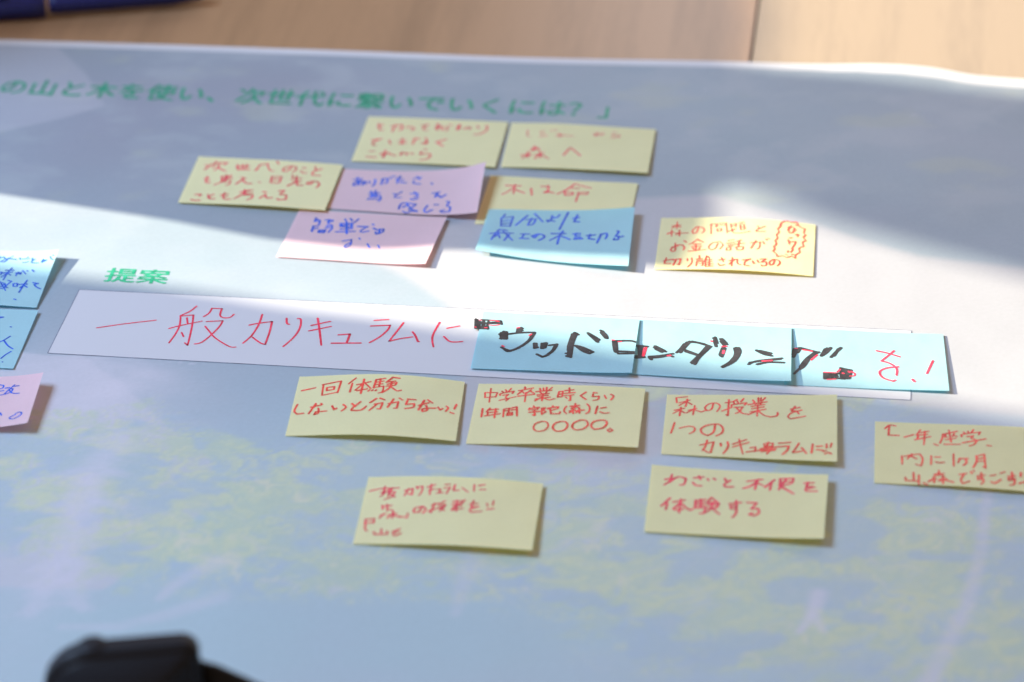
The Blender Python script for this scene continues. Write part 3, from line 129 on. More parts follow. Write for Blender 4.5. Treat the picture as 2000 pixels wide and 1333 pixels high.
  'head': ('1052,230;1052,166;1401,166;1234,62;1034,-5;1059,-34;1081,-66;1287,16;1460,141;1460,-79;1535,-79;1535,146;1713,17;1924,-68;1946,-35;1972,-5;1769,62;1599,166;1949,166;1949,230;1535,230;1535,313;1460,313;1460,230;1431,823;1466,765;1080,765;1080,621;1151,621;1151,701;1852,701;1852,621;1925,621;1925,765;1546,765;1522,806;1494,846;1663,535;1603,474;1524,426;1416,447;1307,465;1341,499;1377,535;1190,427;1306,408;1418,388;1257,356;1061,339;1077,310;1089,278;1339,308;1536,363;1712,319;1854,274;1917,327;1782,367;1619,406;1691,464;1746,535;1940,535;1940,596;1432,596;1461,632;1487,667;1420,689;1388,644;1351,596;1064,596;1064,535;1298,535;1243,477;429,297;381,102;279,-35;309,-57;335,-80;405,1;456,104;584,-33;773,-65;948,-65;957,-30;971,3;870,2;776,2;727,3;680,8;680,165;890,165;890,227;680,227;680,345;939,345;939,408;364,408;364,345;609,345;609,27;534,82;479,181;490,234;498,289;164,839;164,638;40,638;40,568;164,568;164,348;91,326;29,309;48,235;164,273;164,14;160,0;147,-4;112,-5;53,-4;66,-39;74,-73;152,-71;200,-59;226,-34;234,14;234,296;345,333;335,401;234,370;234,568;345,568;345,638;234,638;234,839;478,617;812,617;812,538;478,538;478,750;812,750;812,671;478,671;409,807;409,480;884,480;884,807;',
   '24,35,36;25,35,24;25,34,35;27,29,26;29,25,26;29,34,25;29,33,34;29,30,33;30,32,33;27,28,29;31,32,30;66,64,65;66,63,64;67,63,66;67,62,63;69,67,68;69,62,67;69,61,62;69,60,61;70,60,69;71,43,70;43,60,70;71,42,43;37,60,43;38,59,37;59,60,37;38,58,59;71,41,42;44,41,71;39,58,38;44,40,41;39,57,58;44,39,40;45,39,44;45,57,39;46,57,45;46,56,57;47,52,46;52,56,46;52,55,56;47,51,52;53,55,52;48,51,47;49,51,48;53,54,55;23,21,22;23,20,21;50,51,49;1,23,0;1,20,23;1,19,20;1,18,19;2,18,1;3,8,2;8,17,2;17,18,2;8,11,17;11,16,17;8,10,11;12,16,11;3,7,8;9,10,8;4,7,3;12,15,16;13,14,12;14,15,12;4,5,7;5,6,7;142,137,141;137,144,141;137,138,144;138,143,144;142,140,137;139,143,138;142,133,140;133,139,140;133,134,139;134,143,139;142,136,133;135,143,134;142,135,136;142,143,135;104,132,103;104,131,132;106,104,105;106,131,104;106,130,131;106,129,130;107,129,106;108,128,107;128,129,107;108,127,128;96,94,95;96,93,94;127,125,126;108,125,127;109,125,108;97,93,96;98,92,97;92,93,97;98,91,92;109,124,125;110,124,109;111,124,110;73,102,72;111,112,124;112,123,124;73,101,102;113,123,112;73,100,101;98,88,91;88,90,91;88,89,90;73,78,100;78,99,100;98,87,88;73,77,78;79,99,78;74,77,73;79,98,99;79,87,98;114,123,113;114,122,123;79,86,87;79,85,86;84,82,83;85,82,84;79,82,85;74,75,77;75,76,77;115,122,114;118,116,117;116,122,115;118,122,116;79,81,82;80,81,79;118,121,122;119,121,118;119,120,121',
   [-0.196265,0.063069,0.015716,-0.001702,0.001583,0.014616]),
}
PEN, DEVICE = [[-0.2894,0.3712,0.0066],[-0.1724,0.3890,0.0066]], [-0.1440,-0.335,0.0005]

# ------------------------------------------------------------------ helpers
def tag(o, label=None, cat=None, group=None, kind=None):
    if label: o['label'] = label
    if cat: o['category'] = cat
    if group: o['group'] = group
    if kind: o['kind'] = kind
    return o

def link(name, me, mat, parent=None, loc=None, smooth=False):
    o = bpy.data.objects.new(name, me)
    COL.objects.link(o)
    if mat: me.materials.append(mat)
    if loc is not None: o.location = loc
    if parent: o.parent = parent
    if smooth:
        for p in me.polygons: p.use_smooth = True
    return o

def mesh_from(name, verts, faces):
    me = bpy.data.meshes.new(name)
    me.from_pydata(verts, [], faces)
    me.update()
    return me

def node_mat(name):
    m = bpy.data.materials.new(name)
    m.use_nodes = True
    nt = m.node_tree
    return m, nt, nt.nodes['Principled BSDF']

def N(nt, t, **kw):
    n = nt.nodes.new(t)
    for k, v in kw.items(): setattr(n, k, v)
    return n

def plain(name, col, rough=.5, spec=.5, metal=0.0):
    m, nt, b = node_mat(name)
    b.inputs['Base Color'].default_value = (*col, 1)
    b.inputs['Roughness'].default_value = rough
    b.inputs['Specular IOR Level'].default_value = spec
    b.inputs['Metallic'].default_value = metal
    tc = N(nt, 'ShaderNodeTexCoord'); nz = N(nt, 'ShaderNodeTexNoise')
    nz.inputs['Scale'].default_value = 400
    nt.links.new(tc.outputs['Object'], nz.inputs['Vector'])
    mp = N(nt, 'ShaderNodeMapRange')
    mp.inputs['To Min'].default_value = max(0, rough-.08); mp.inputs['To Max'].default_value = min(1, rough+.08)
    nt.links.new(nz.outputs['Fac'], mp.inputs['Value'])
    nt.links.new(mp.outputs['Result'], b.inputs['Roughness'])
    return m

def paper(name, col, trans):
    """Thin sticky-note paper: faint fibre mottling, some light passes through."""
    m, nt, b = node_mat(name)
    tc = N(nt, 'ShaderNodeTexCoord')
    nz = N(nt, 'ShaderNodeTexNoise'); nz.inputs['Scale'].default_value = 900; nz.inputs['Detail'].default_value = 3
    n2 = N(nt, 'ShaderNodeTexNoise'); n2.inputs['Scale'].default_value = 45; n2.inputs['Detail'].default_value = 2
    nt.links.new(tc.outputs['Object'], nz.inputs['Vector']); nt.links.new(tc.outputs['Object'], n2.inputs['Vector'])
    add = N(nt, 'ShaderNodeMath', operation='ADD')
    nt.links.new(nz.outputs['Fac'], add.inputs[0]); nt.links.new(n2.outputs['Fac'], add.inputs[1])
    rp = N(nt, 'ShaderNodeMapRange'); rp.inputs['From Min'].default_value = .6; rp.inputs['From Max'].default_value = 1.4
    nt.links.new(add.outputs[0], rp.inputs['Value'])
    mx = N(nt, 'ShaderNodeMix', data_type='RGBA')
    mx.inputs['A'].default_value = (*[c*.95 for c in col], 1); mx.inputs['B'].default_value = (*[min(1, c*1.04) for c in col], 1)
    nt.links.new(rp.outputs['Result'], mx.inputs['Factor'])
    nt.links.new(mx.outputs['Result'], b.inputs['Base Color'])
    b.inputs['Roughness'].default_value = .75
    b.inputs['Specular IOR Level'].default_value = .25
    bm = N(nt, 'ShaderNodeBump'); bm.inputs['Strength'].default_value = .12; bm.inputs['Distance'].default_value = .0002
    b2 = N(nt, 'ShaderNodeBump'); b2.inputs['Strength'].default_value = .5; b2.inputs['Distance'].default_value = .0012
    nt.links.new(n2.outputs['Fac'], b2.inputs['Height']); nt.links.new(b2.outputs['Normal'], bm.inputs['Normal'])
    nt.links.new(nz.outputs['Fac'], bm.inputs['Height']); nt.links.new(bm.outputs['Normal'], b.inputs['Normal'])
    tl = N(nt, 'ShaderNodeBsdfTranslucent'); tl.inputs['Color'].default_value = (*trans, 1)
    ms = N(nt, 'ShaderNodeMixShader'); ms.inputs['Fac'].default_value = .30
    nt.links.new(b.outputs['BSDF'], ms.inputs[1]); nt.links.new(tl.outputs['BSDF'], ms.inputs[2])
    nt.links.new(ms.outputs['Shader'], nt.nodes['Material Output'].inputs['Surface'])
    return m

YELLOW = paper('yellow_paper', (.92, .885, .53), (.98, .72, .12))
PINK = paper('pink_paper', (.82, .62, .68), (.95, .45, .45))
BLUE = paper('blue_paper', (.45, .71, .77), (.10, .60, .76))
def ink_mat(name, col, rough=.45):
    m, nt, b = node_mat(name)
    tc = N(nt, 'ShaderNodeTexCoord'); nz = N(nt, 'ShaderNodeTexNoise'); nz.inputs['Scale'].default_value = 260; nz.inputs['Detail'].default_value = 3; nz.inputs['Roughness'].default_value = .7
    nt.links.new(tc.outputs['Object'], nz.inputs['Vector'])
    mx = N(nt, 'ShaderNodeMix', data_type='RGBA')
    mx.inputs['A'].default_value = (*[c*.6 for c in col], 1); mx.inputs['B'].default_value = (*[min(1, c*1.3+.03) for c in col], 1)
    mr = N(nt, 'ShaderNodeMapRange'); mr.inputs['From Min'].default_value = .3; mr.inputs['From Max'].default_value = .7
    nt.links.new(nz.outputs['Fac'], mr.inputs['Value'])
    nt.links.new(mr.outputs['Result'], mx.inputs['Factor']); nt.links.new(mx.outputs['Result'], b.inputs['Base Color'])
    b.inputs['Roughness'].default_value = rough; b.inputs['Specular IOR Level'].default_value = .3
    return m
INK = {'c': ink_mat('rose_marker', (.92, .04, .085)), 'r': ink_mat('red_marker', (.92, .055, .035)), 's': ink_mat('crimson_marker', (.88, .025, .08)),
       'b': ink_mat('blue_marker', (.003, .095, .60)), 'k': ink_mat('black_marker', (.014, .014, .02), .5)}
PRINT_GREEN = ink_mat('green_print', (.004, .28, .16))
LINE_GREY = ink_mat('grey_print', (.20, .22, .30))
BOX_WHITE = plain('white_print', (.56, .56, .60), .55, .25)

# ------------------------------------------------------------------ tables
def wood(name, ang, tint):
    m, nt, b = node_mat(name)
    tc = N(nt, 'ShaderNodeTexCoord')
    mp = N(nt, 'ShaderNodeMapping'); mp.inputs['Rotation'].default_value = (0, 0, -ang)
    nt.links.new(tc.outputs['Object'], mp.inputs['Vector'])
    def noise(sx, sy, det):
        q = N(nt, 'ShaderNodeMapping'); q.inputs['Scale'].default_value = (sx, sy, 1)
        nt.links.new(mp.outputs['Vector'], q.inputs['Vector'])
        n = N(nt, 'ShaderNodeTexNoise'); n.inputs['Scale'].default_value = 1; n.inputs['Detail'].default_value = det
        nt.links.new(q.outputs['Vector'], n.inputs['Vector']); return n
    a = noise(160, 7, 4); c = noise(28, 2.0, 2); d = noise(600, 45, 2)
    s1 = N(nt, 'ShaderNodeMath', operation='MULTIPLY_ADD'); s1.inputs[1].default_value = .5
    nt.links.new(a.outputs['Fac'], s1.inputs[0]); nt.links.new(c.outputs['Fac'], s1.inputs[2])
    s2 = N(nt, 'ShaderNodeMath', operation='MULTIPLY_ADD'); s2.inputs[1].default_value = .35
    nt.links.new(d.outputs['Fac'], s2.inputs[0]); nt.links.new(s1.outputs[0], s2.inputs[2])
    cr = N(nt, 'ShaderNodeValToRGB')
    cr.color_ramp.elements[0].position = .60; cr.color_ramp.elements[1].position = 1.2
    cr.color_ramp.elements[0].color = (*[x*.82 for x in tint], 1); cr.color_ramp.elements[1].color = (*[min(1, x*1.15) for x in tint], 1)
    nt.links.new(s2.outputs[0], cr.inputs['Fac']); nt.links.new(cr.outputs['Color'], b.inputs['Base Color'])
    b.inputs['Roughness'].default_value = .33; b.inputs['Specular IOR Level'].default_value = .42
    bm = N(nt, 'ShaderNodeBump'); bm.inputs['Strength'].default_value = .06; bm.inputs['Distance'].default_value = .0003
    nt.links.new(d.outputs['Fac'], bm.inputs['Height']); nt.links.new(bm.outputs['Normal'], b.inputs['Normal'])
    return m

(sx0, sy0), (sx1, sy1) = SEAM           # far and near point of the joint between the two tables
dirv = Vector((sx0-sx1, sy0-sy1)).normalized()
nrm = Vector((dirv.y, -dirv.x))         # towards the right
grain_ang = math.atan2(-dirv.x, dirv.y)
def seam_at(t, off): return Vector((sx1, sy1)) + dirv*t + nrm*off
def slab(name, pts, mat, label):
    top, th = -0.0005, 0.026
    bm_ = bmesh.new()
    vs_ = [bm_.verts.new((p.x, p.y, top)) for p in pts]
    fc = bm_.faces.new(vs_)
    if fc.normal.z < 0: fc.normal_flip()
    r = bmesh.ops.extrude_face_region(bm_, geom=[fc])
    for v in [g for g in r['geom'] if isinstance(g, bmesh.types.BMVert)]: v.co.z -= th
    bmesh.ops.recalc_face_normals(bm_, faces=bm_.faces)
    bmesh.ops.bevel(bm_, geom=list(bm_.edges), offset=.0008, segments=2, affect='EDGES')
    me = bpy.data.meshes.new(name); bm_.to_mesh(me); bm_.free()
    o = link(name, me, mat)
    return tag(o, label, 'table')
WOOD = wood('beech_laminate', grain_ang, (.33, .19, .10))
WOOD2 = wood('beech_laminate_pale', grain_ang, (.285, .205, .125))
slab('wooden_table', [seam_at(1.0, -.0006), seam_at(1.0, -1.7), seam_at(-.95, -1.7), seam_at(-.95, -.0006)], WOOD,
     'brown wood-grain table under most of the paper sheet, in shade')
slab('wooden_table', [seam_at(1.0, .0006), seam_at(1.0, 1.2), seam_at(-.95, 1.2), seam_at(-.95, .0006)], WOOD2,
     'sunlit wood-grain table right of the dark seam, at the top right corner')
fl = link('floor', mesh_from('floor', [(-6, -6, -.72), (6, -6, -.72), (6, 6, -.72), (-6, 6, -.72)], [(0, 1, 2, 3)]), plain('dark_floor', (.06, .05, .05), .6))
tag(fl, kind='structure')

# ------------------------------------------------------------------ unseen panels and a block, added to mask the light (left of the table)
def sheet_x(name, x, outer, holes, th, mat):
    loops = [[Vector((0, a, b)) for a, b in outer]] + [[Vector((0, a, b)) for a, b in h] for h in holes]
    tris = tessellate_polygon(loops)
    vs_ = [(x, v.y, v.z) for l in loops for v in l]
    me = mesh_from(name, vs_, [tuple(t) for t in tris])
    bm_ = bmesh.new(); bm_.from_mesh(me)
    bmesh.ops.recalc_face_normals(bm_, faces=bm_.faces)
    r = bmesh.ops.extrude_face_region(bm_, geom=list(bm_.faces))
    for v in [g for g in r['geom'] if isinstance(g, bmesh.types.BMVert)]: v.co.x -= th
    bmesh.ops.recalc_face_normals(bm_, faces=bm_.faces)
    bm_.to_mesh(me); bm_.free()
    o = link(name, me, mat)
    return tag(o, kind='structure')
MASK_MAT = plain('sun_mask_grey', (.55, .52, .50), .8, .2)
sheet_x('sun_mask_far', FAR_MASK_X, [(-.75, .40), (1.15, .40), (1.15, 1.32), (-.75, 1.32)], FAR_MASK_HOLES, .004, MASK_MAT)  # added panel, its openings cut to the outlines of the sunlit patches
sheet_x('sun_mask_near', NEAR_MASK_X, NEAR_MASK, [], .002, MASK_MAT)  # added panel, outlined to bound the sunlit band on its far side
block_bm = bmesh.new(); bmesh.ops.create_cube(block_bm, size=1)  # added unseen block that keeps window light off the far left corner
for v in block_bm.verts: v.co = Vector((v.co.x*.22-.50, v.co.y*.50+.575, v.co.z*.215+.108))
me = bpy.data.meshes.new('shade_block'); block_bm.to_mesh(me); block_bm.free()
tag(link('shade_block', me, plain('dark_block', (.06, .045, .035), .7, .2)), kind='structure')

# ------------------------------------------------------------------ the printed sheet
def vnoise(x, y, seed):
    rng = np.random.RandomState(seed); tbl = rng.rand(256, 256)
    xi = np.floor(x).astype(int); yi = np.floor(y).astype(int)
    fx = x-xi; fy = y-yi; fx = fx*fx*(3-2*fx); fy = fy*fy*(3-2*fy)
    g = lambda a, b: tbl[a % 256, b % 256]
    return (g(xi, yi)*(1-fx)+g(xi+1, yi)*fx)*(1-fy)+(g(xi, yi+1)*(1-fx)+g(xi+1, yi+1)*fx)*fy
def fbm(x, y, seed, o=4, gain=.55):
    s = 0; a = 1; t = 0
    for k in range(o):
        s = s+a*vnoise(x*2**k+17*k, y*2**k+5*k, seed+k); t += a; a *= gain
    return s/t
def sstep(a, b, x):
    t = np.clip((x-a)/(b-a), 0, 1); return t*t*(3-2*t)
def seg_dist(x, y, pts, taper=None):
    best = np.full(x.shape, 1e9); par = np.zeros(x.shape); n = len(pts)-1
    for i in range(n):
        ax, ay = pts[i]; bx, by = pts[i+1]
        dx, dy = bx-ax, by-ay
        t = np.clip(((x-ax)*dx+(y-ay)*dy)/(dx*dx+dy*dy), 0, 1)
        d = np.hypot(x-ax-t*dx, y-ay-t*dy)
        m = d < best; best = np.where(m, d, best); par = np.where(m, (i+t)/n, par)
    return best, par
def inside(x, y, poly):
    c = np.zeros(x.shape, bool); n = len(poly)
    for i in range(n):
        ax, ay = poly[i]; bx, by = poly[(i+1) % n]
        cond = ((ay > y) != (by > y)) & (x < (bx-ax)*(y-ay)/((by-ay) if by != ay else 1e-9)+ax)
        c ^= cond
    return c
def soft_poly(x, y, poly, w):
    d, _ = seg_dist(x, y, list(poly)+[poly[0]])
    s = np.where(inside(x, y, poly), d, -d)
    return sstep(-w, w, s)
def blobs(x, y, lst):
    s = np.zeros(x.shape)
    for cx, cy, rx, ry, a in lst:
        s += a*np.exp(-(((x-cx)/rx)**2+((y-cy)/ry)**2)*.9)
    return s

def print_colour(x, y, d_edge, margin):
    """The faded landscape photograph printed over the sheet (albedo)."""
    C = lambda *c: np.array(c)
    w1 = (fbm(x*22, y*22, 3)-.5)*.02; w2 = (fbm(x*22+9, y*22+4, 7)-.5)*.02
    xw, yw = x+w1, y+w2
    base_hi, base_lo = C(.40, .485, .565), C(.46, .585, .645)
    t = sstep(-.02, -.16, y)[:, None]
    col = base_hi*(1-t)+base_lo*t
    def mix(c, k):
        nonlocal col
        k = np.clip(k, 0, 1)[:, None]; col = col*(1-k)+C(*c)*k
    # broad mottling
    mix((.50, .53, .62), (fbm(x*14, y*22, 21)-.35)*.9)
    mix((.39, .53, .60), blobs(xw, yw, PRINT['teal'])*.65)
    mix((.37, .37, .46), blobs(xw, yw, PRINT['mauve'])*.55)
    # out-of-focus dapples in the upper right
    dap = sstep(.44, .80, fbm(x*32+w1*40, y*44+w2*40, 31, 4))*sstep(.08, .16, y)
    mix((.52, .58, .64), dap*.55)
    mix((.55, .60, .52), sstep(.62, .82, fbm(x*26+3, y*40, 37, 3))*sstep(.10, .16, y)*.4)
    col = col*(.66+.20*sstep(.16, -.12, y))[:, None]     # darker towards the far edge, lighter towards the near one
    mix((.44, .44, .50), soft_poly(x, y, PRINT['quad'], .0015)*.38)  # paler polygon in the far left corner
    mix((.42, .415, .45), soft_poly(xw*.4+x*.6, y, PRINT['tri'], .004)*.8)
    rid = soft_poly(x+w1*.6, y+w2*.6, PRINT['ridge'], .0012)
    mix((.50, .50, .56), rid*.75)
    pale = blobs(xw, yw, PRINT['pale'])
    mix((.56, .545, .61), pale*(.45+.9*(fbm(x*50, y*80, 41)-.3)))
    # yellow-green foliage: ragged sprays, soft edged, several tones
    den = blobs(xw, yw, PRINT['leaf'])
    hill = soft_poly(x+w1*.35, y+w2*.35, PRINT['hill'], .003)
    den = np.where(x < -.01, den*(.25+.75*hill), den)+.25*hill*sstep(-.17, -.08, y)
    a1 = fbm(x*30, y*30, 101, 3)*3.0-1.5
    p1 = x+.010*(fbm(x*55, y*55, 103, 4)-.5); q1 = y+.010*(fbm(x*55+7, y*55+3, 107, 4)-.5)
    u_ = p1*np.cos(.35+.5*a1)+q1*np.sin(.35+.5*a1); v_ = -p1*np.sin(.35+.5*a1)+q1*np.cos(.35+.5*a1)
    n = .50*fbm(p1*34, q1*48, 51, 4, .6)+.50*fbm(u_*70, v_*190, 57, 4, .62)
    fine = fbm(u_*160, v_*420, 61, 3, .65)
    leaf = sstep(.40, .66, n+.30*np.clip(den, 0, 1.1)-.20+.10*(fine-.5))*sstep(.02, .45, den)
    mix((.455, .535, .40), leaf*.75)
    lite = sstep(.50, .74, .6*fbm(u_*62, v_*170, 63, 4, .62)+.4*fine+.12*den-.05)*sstep(.1, .6, den)
    mix((.58, .60, .40), lite*.58)
    mix((.66, .60, .55), sstep(.66, .80, fbm(u_*40+9, v_*90, 67, 3))*sstep(.1, .6, den)*.35)
    dk = sstep(.51, .63, fbm(p1*36+4, q1*58, 71, 4, .55))*sstep(.1, .6, den)
    mix((.365, .46, .555), dk*.7)
    mix((.40, .49, .50), sstep(.5, .75, fbm(u_*50+1, v_*110+5, 77, 4, .6))*sstep(.05, .5, den)*.3)
    # pale stems and feathery conifer branches
    for key, w, a in (('stem1', .0065, .55), ('stem1b', .006, .45), ('stem2', .0042, .6), ('stem3', .0032, .75), ('stem3b', .0026, .65), ('stem4', .004, .45), ('stem5', .004, .4), ('stem6', .0045, .35)):
        d, par = seg_dist(x, y, PRINT[key])
        if key.startswith('stem1'):
            d = d*(1+1.25*(fbm(np.abs(x-PRINT[key][1][0])*90+y*230, y*60, 81, 4, .65)-.5)*2)
            ww = w*(1.5-par)
        else:
            ww = w*(.55+.5*par) if key == 'stem2' else w*np.clip(1.2-par*.7, .3, 2)
        mix((.57, .555, .64), sstep(ww*1.6, ww*.2, d)*a*(.6+.8*(fbm(x*140, y*220, 87, 3)-.2)))
    # grain of the faded print
    col = col*(1+.035*(vnoise(x*900, y*900, 91)-.5)[:, None])
    k = sstep(.0004, -.0004, d_edge-margin)[:, None]
    col = col*(1-k)+C(.60, .60, .63)*k
    return np.clip(col, 0, 1)

def build_sheet():
    ex = np.array([p[0] for p in SHEET_EDGE]); ey = np.array([p[1] for p in SHEET_EDGE])
    x0, x1, y0 = -.52, .47, -.47
    nx, ny = 620, 560
    xs = np.linspace(x0, x1, nx)
    sl0 = (ey[1]-ey[0])/(ex[1]-ex[0]); sl1 = (ey[-1]-ey[-2])/(ex[-1]-ex[-2])
    yf = np.interp(xs, ex, ey)
    yf = np.where(xs < ex[0], ey[0]+(xs-ex[0])*sl0, yf); yf = np.where(xs > ex[-1], ey[-1]+(xs-ex[-1])*sl1, yf)
    k = np.ones(9)/9; yf = np.convolve(np.pad(yf, 4, 'edge'), k, 'valid')
    T = np.linspace(0, 1, ny)
    X = np.repeat(xs[None, :], ny, 0); Y = y0+(yf[None, :]-y0)*T[:, None]
    D = yf[None, :]-Y
    Z = np.zeros_like(X)
    # the far edge curls up a little towards the right
    Z += .0022*np.exp(-((X-.215)/.035)**2)*np.exp(-(D/.018)**2)
    Z += .0010*np.exp(-((X-.12)/.06)**2)*np.exp(-(D/.014)**2)
    x, y, d = X.ravel(), Y.ravel(), D.ravel()
    margin = .0068+.0045*sstep(.13, .24, x)
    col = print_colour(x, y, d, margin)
    me = bpy.data.meshes.new('paper_sheet')
    idx = np.arange(nx*ny).reshape(ny, nx)
    q = np.stack([idx[:-1, :-1], idx[:-1, 1:], idx[1:, 1:], idx[1:, :-1]], -1).reshape(-1, 4)
    me.vertices.add(nx*ny); me.vertices.foreach_set('co', np.stack([x, y, Z.ravel()], -1).astype('f').ravel())
    me.loops.add(q.size); me.loops.foreach_set('vertex_index', q.ravel().astype('i'))
    me.polygons.add(len(q)); me.polygons.foreach_set('loop_start', np.arange(0, q.size, 4).astype('i'))
    me.polygons.foreach_set('loop_total', np.full(len(q), 4, 'i'))
    me.polygons.foreach_set('use_smooth', np.ones(len(q), bool))
    me.update(calc_edges=True)
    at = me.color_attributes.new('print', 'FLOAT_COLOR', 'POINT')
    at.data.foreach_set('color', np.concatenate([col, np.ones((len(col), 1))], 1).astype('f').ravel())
    m, nt, b = node_mat('printed_paper')
    a = N(nt, 'ShaderNodeAttribute', attribute_name='print')
    tc = N(nt, 'ShaderNodeTexCoord'); nz = N(nt, 'ShaderNodeTexNoise'); nz.inputs['Scale'].default_value = 500; nz.inputs['Detail'].default_value = 4
    nt.links.new(tc.outputs['Object'], nz.inputs['Vector'])
    mr = N(nt, 'ShaderNodeMapRange'); mr.inputs['To Min'].default_value = .95; mr.inputs['To Max'].default_value = 1.05
    nt.links.new(nz.outputs['Fac'], mr.inputs['Value'])
    sc = N(nt, 'ShaderNodeVectorMath', operation='SCALE')
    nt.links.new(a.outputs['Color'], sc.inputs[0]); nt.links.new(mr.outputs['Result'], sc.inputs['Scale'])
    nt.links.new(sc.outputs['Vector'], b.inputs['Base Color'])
    b.inputs['Roughness'].default_value = .5; b.inputs['Specular IOR Level'].default_value = .35
    nw = N(nt, 'ShaderNodeTexNoise'); nw.inputs['Scale'].default_value = 11; nw.inputs['Detail'].default_value = 2
    nt.links.new(tc.outputs['Object'], nw.inputs['Vector'])
    bp = N(nt, 'ShaderNodeBump'); bp.inputs['Strength'].default_value = .5; bp.inputs['Distance'].default_value = .004
    nt.links.new(nw.outputs['Fac'], bp.inputs['Height']); nt.links.new(bp.outputs['Normal'], b.inputs['Normal'])
    o = link('paper_sheet', me, m)
    return tag(o, 'large printed paper sheet with faded landscape and green heading, lying across the table', 'poster')
sheet = build_sheet()

# ------------------------------------------------------------------ surfaces of the notes, ink
def surf_fn(n):
    TL, TR, BR, BL = [np.array(c) for c in n['c']]
    a, b, c, d = n['lift']; h0, h1 = n['hump']
    def f(u, v, dz=0.0):
        xy = (TL*(1-u)+TR*u)*(1-v)+(BL*(1-u)+BR*u)*v
        uu = min(max(u, 0), 1)
        z = n['base']+uu**n['pw']*(b*(1-v)+c*v)+(1-uu)**n['pw']*(a*(1-v)+d*v)+math.sin(math.pi*uu**n['he'])*(h0*(1-v)+h1*v)
        z += n['wav']*math.sin(5.2*uu+n['ph']+1.6*v)*uu*(1.25-uu)
        return Vector((xy[0], xy[1], z+dz))
    return f

def smooth_line(P):
    """Catmull-Rom through the pen points, sharp where the stroke turns sharply."""
    if len(P) < 3: 
        return [P]
    runs = [[P[0]]]
    for i in range(1, len(P)-1):
        runs[-1].append(P[i])
        a = P[i]-P[i-1]; b = P[i+1]-P[i]
        if a.length > 1e-7 and b.length > 1e-7 and a.angle(b) > math.radians(72):
            runs.append([P[i]])
    runs[-1].append(P[-1])
    out = []
    for r in runs:
        if len(r) < 3: out.append(r); continue
        q = [r[0]]
        for i in range(len(r)-1):
            p0 = r[max(i-1, 0)]; p1 = r[i]; p2 = r[i+1]; p3 = r[min(i+2, len(r)-1)]
            for k in range(1, 6):
                t = k/5
                q.append(.5*((2*p1)+(p2-p0)*t+(2*p0-5*p1+4*p2-p3)*t*t+(3*p1-p0-3*p2+p3)*t**3))
        out.append(q)
    return out

def parse_ink(txt):
    res = []; toks = txt.split('|')
    for i in range(1, len(toks), 2):
        ink, w = toks[i].split()
        for st in toks[i+1].split(';'):
            if st:
                a = list(map(int, st.split(','))); res.append((ink, float(w)*.001, list(zip(a[0::2], a[1::2]))))
    return res

def write_on(key, mats, parent, f, org, su=1500.0, lift=.00006):
    rng = random.Random(key)
    by = {}
    strokes = parse_ink(WRITING[key])
    size = (f(1, .5)-f(0, .5)).length, (f(.5, 1)-f(.5, 0)).length
    for si, (ink, w, pts) in enumerate(strokes):
        V, F = by.setdefault(ink, ([], []))
        dz = lift+si*1.3e-6
        P = [Vector((a/su*size[0], b/1500.0*size[1], 0)) for a, b in pts]
        w0 = w*rng.uniform(.88, 1.12)
        for run in smooth_line(P):
            Q = [run[0]]
            for p in run[1:]:                    # enough points to follow the bent paper
                n_ = max(1, int((p-Q[-1]).length/.004)); s_ = Q[-1].copy()
                for k in range(1, n_+1): Q.append(s_.lerp(p, k/n_))
            Q = [q for i, q in enumerate(Q) if i == 0 or (q-Q[i-1]).length > 1e-6]
            if len(Q) < 2: continue
            tans = []
            for i in range(len(Q)):
                t = Q[min(i+1, len(Q)-1)]-Q[max(i-1, 0)]
                tans.append(t.normalized() if t.length > 1e-9 else Vector((1, 0, 0)))
            rows = []
            hw = w0*.5
            for e, k in ((-.9, .35), (-.6, .75)): rows.append((Q[0]+tans[0]*hw*e, tans[0], hw*k))
            L = len(Q)
            for i, (q, t) in enumerate(zip(Q, tans)):
                rows.append((q, t, hw*(1-.12*i/L)*rng.uniform(.95, 1.05)))
            for e, k in ((.55, .68), (.85, .32)): rows.append((Q[-1]+tans[-1]*hw*e, tans[-1], hw*k))
            b0 = len(V)
            for q, t, r in rows:
                s_ = Vector((-t.y, t.x, 0))*r
                for pt in (q+s_, q-s_):
                    V.append(tuple(f(pt.x/size[0], pt.y/size[1], dz)-org))
            for i in range(len(rows)-1):
                j = b0+2*i
                F.append((j, j+2, j+3, j+1))
    objs = []
    names = {'c': 'red_handwriting', 'r': 'red_handwriting', 's': 'red_handwriting', 'b': 'blue_handwriting', 'k': 'black_handwriting'}
    for ink, (V, F) in by.items():
        me = mesh_from('handwriting', V, F)
        objs.append(link(names[ink], me, mats[ink], parent))
    return objs

def build_note(key, mat, label, group):
    n = NOTES[key]; f = surf_fn(n)
    org = f(.5, .5); org.z = 0
    nu, nv = 44, 18
    V = [tuple(f(i/nu, j/nv)-org) for j in range(nv+1) for i in range(nu+1)]
    F = [(j*(nu+1)+i, (j+1)*(nu+1)+i, (j+1)*(nu+1)+i+1, j*(nu+1)+i+1) for j in range(nv) for i in range(nu)]
    me = mesh_from('sticky_note', V, F)
    o = link('sticky_note', me, mat, None, org, smooth=True)
    tag(o, label, 'sticky note', group)
    if key in WRITING: write_on(key, INK, o, f, org)
    return o

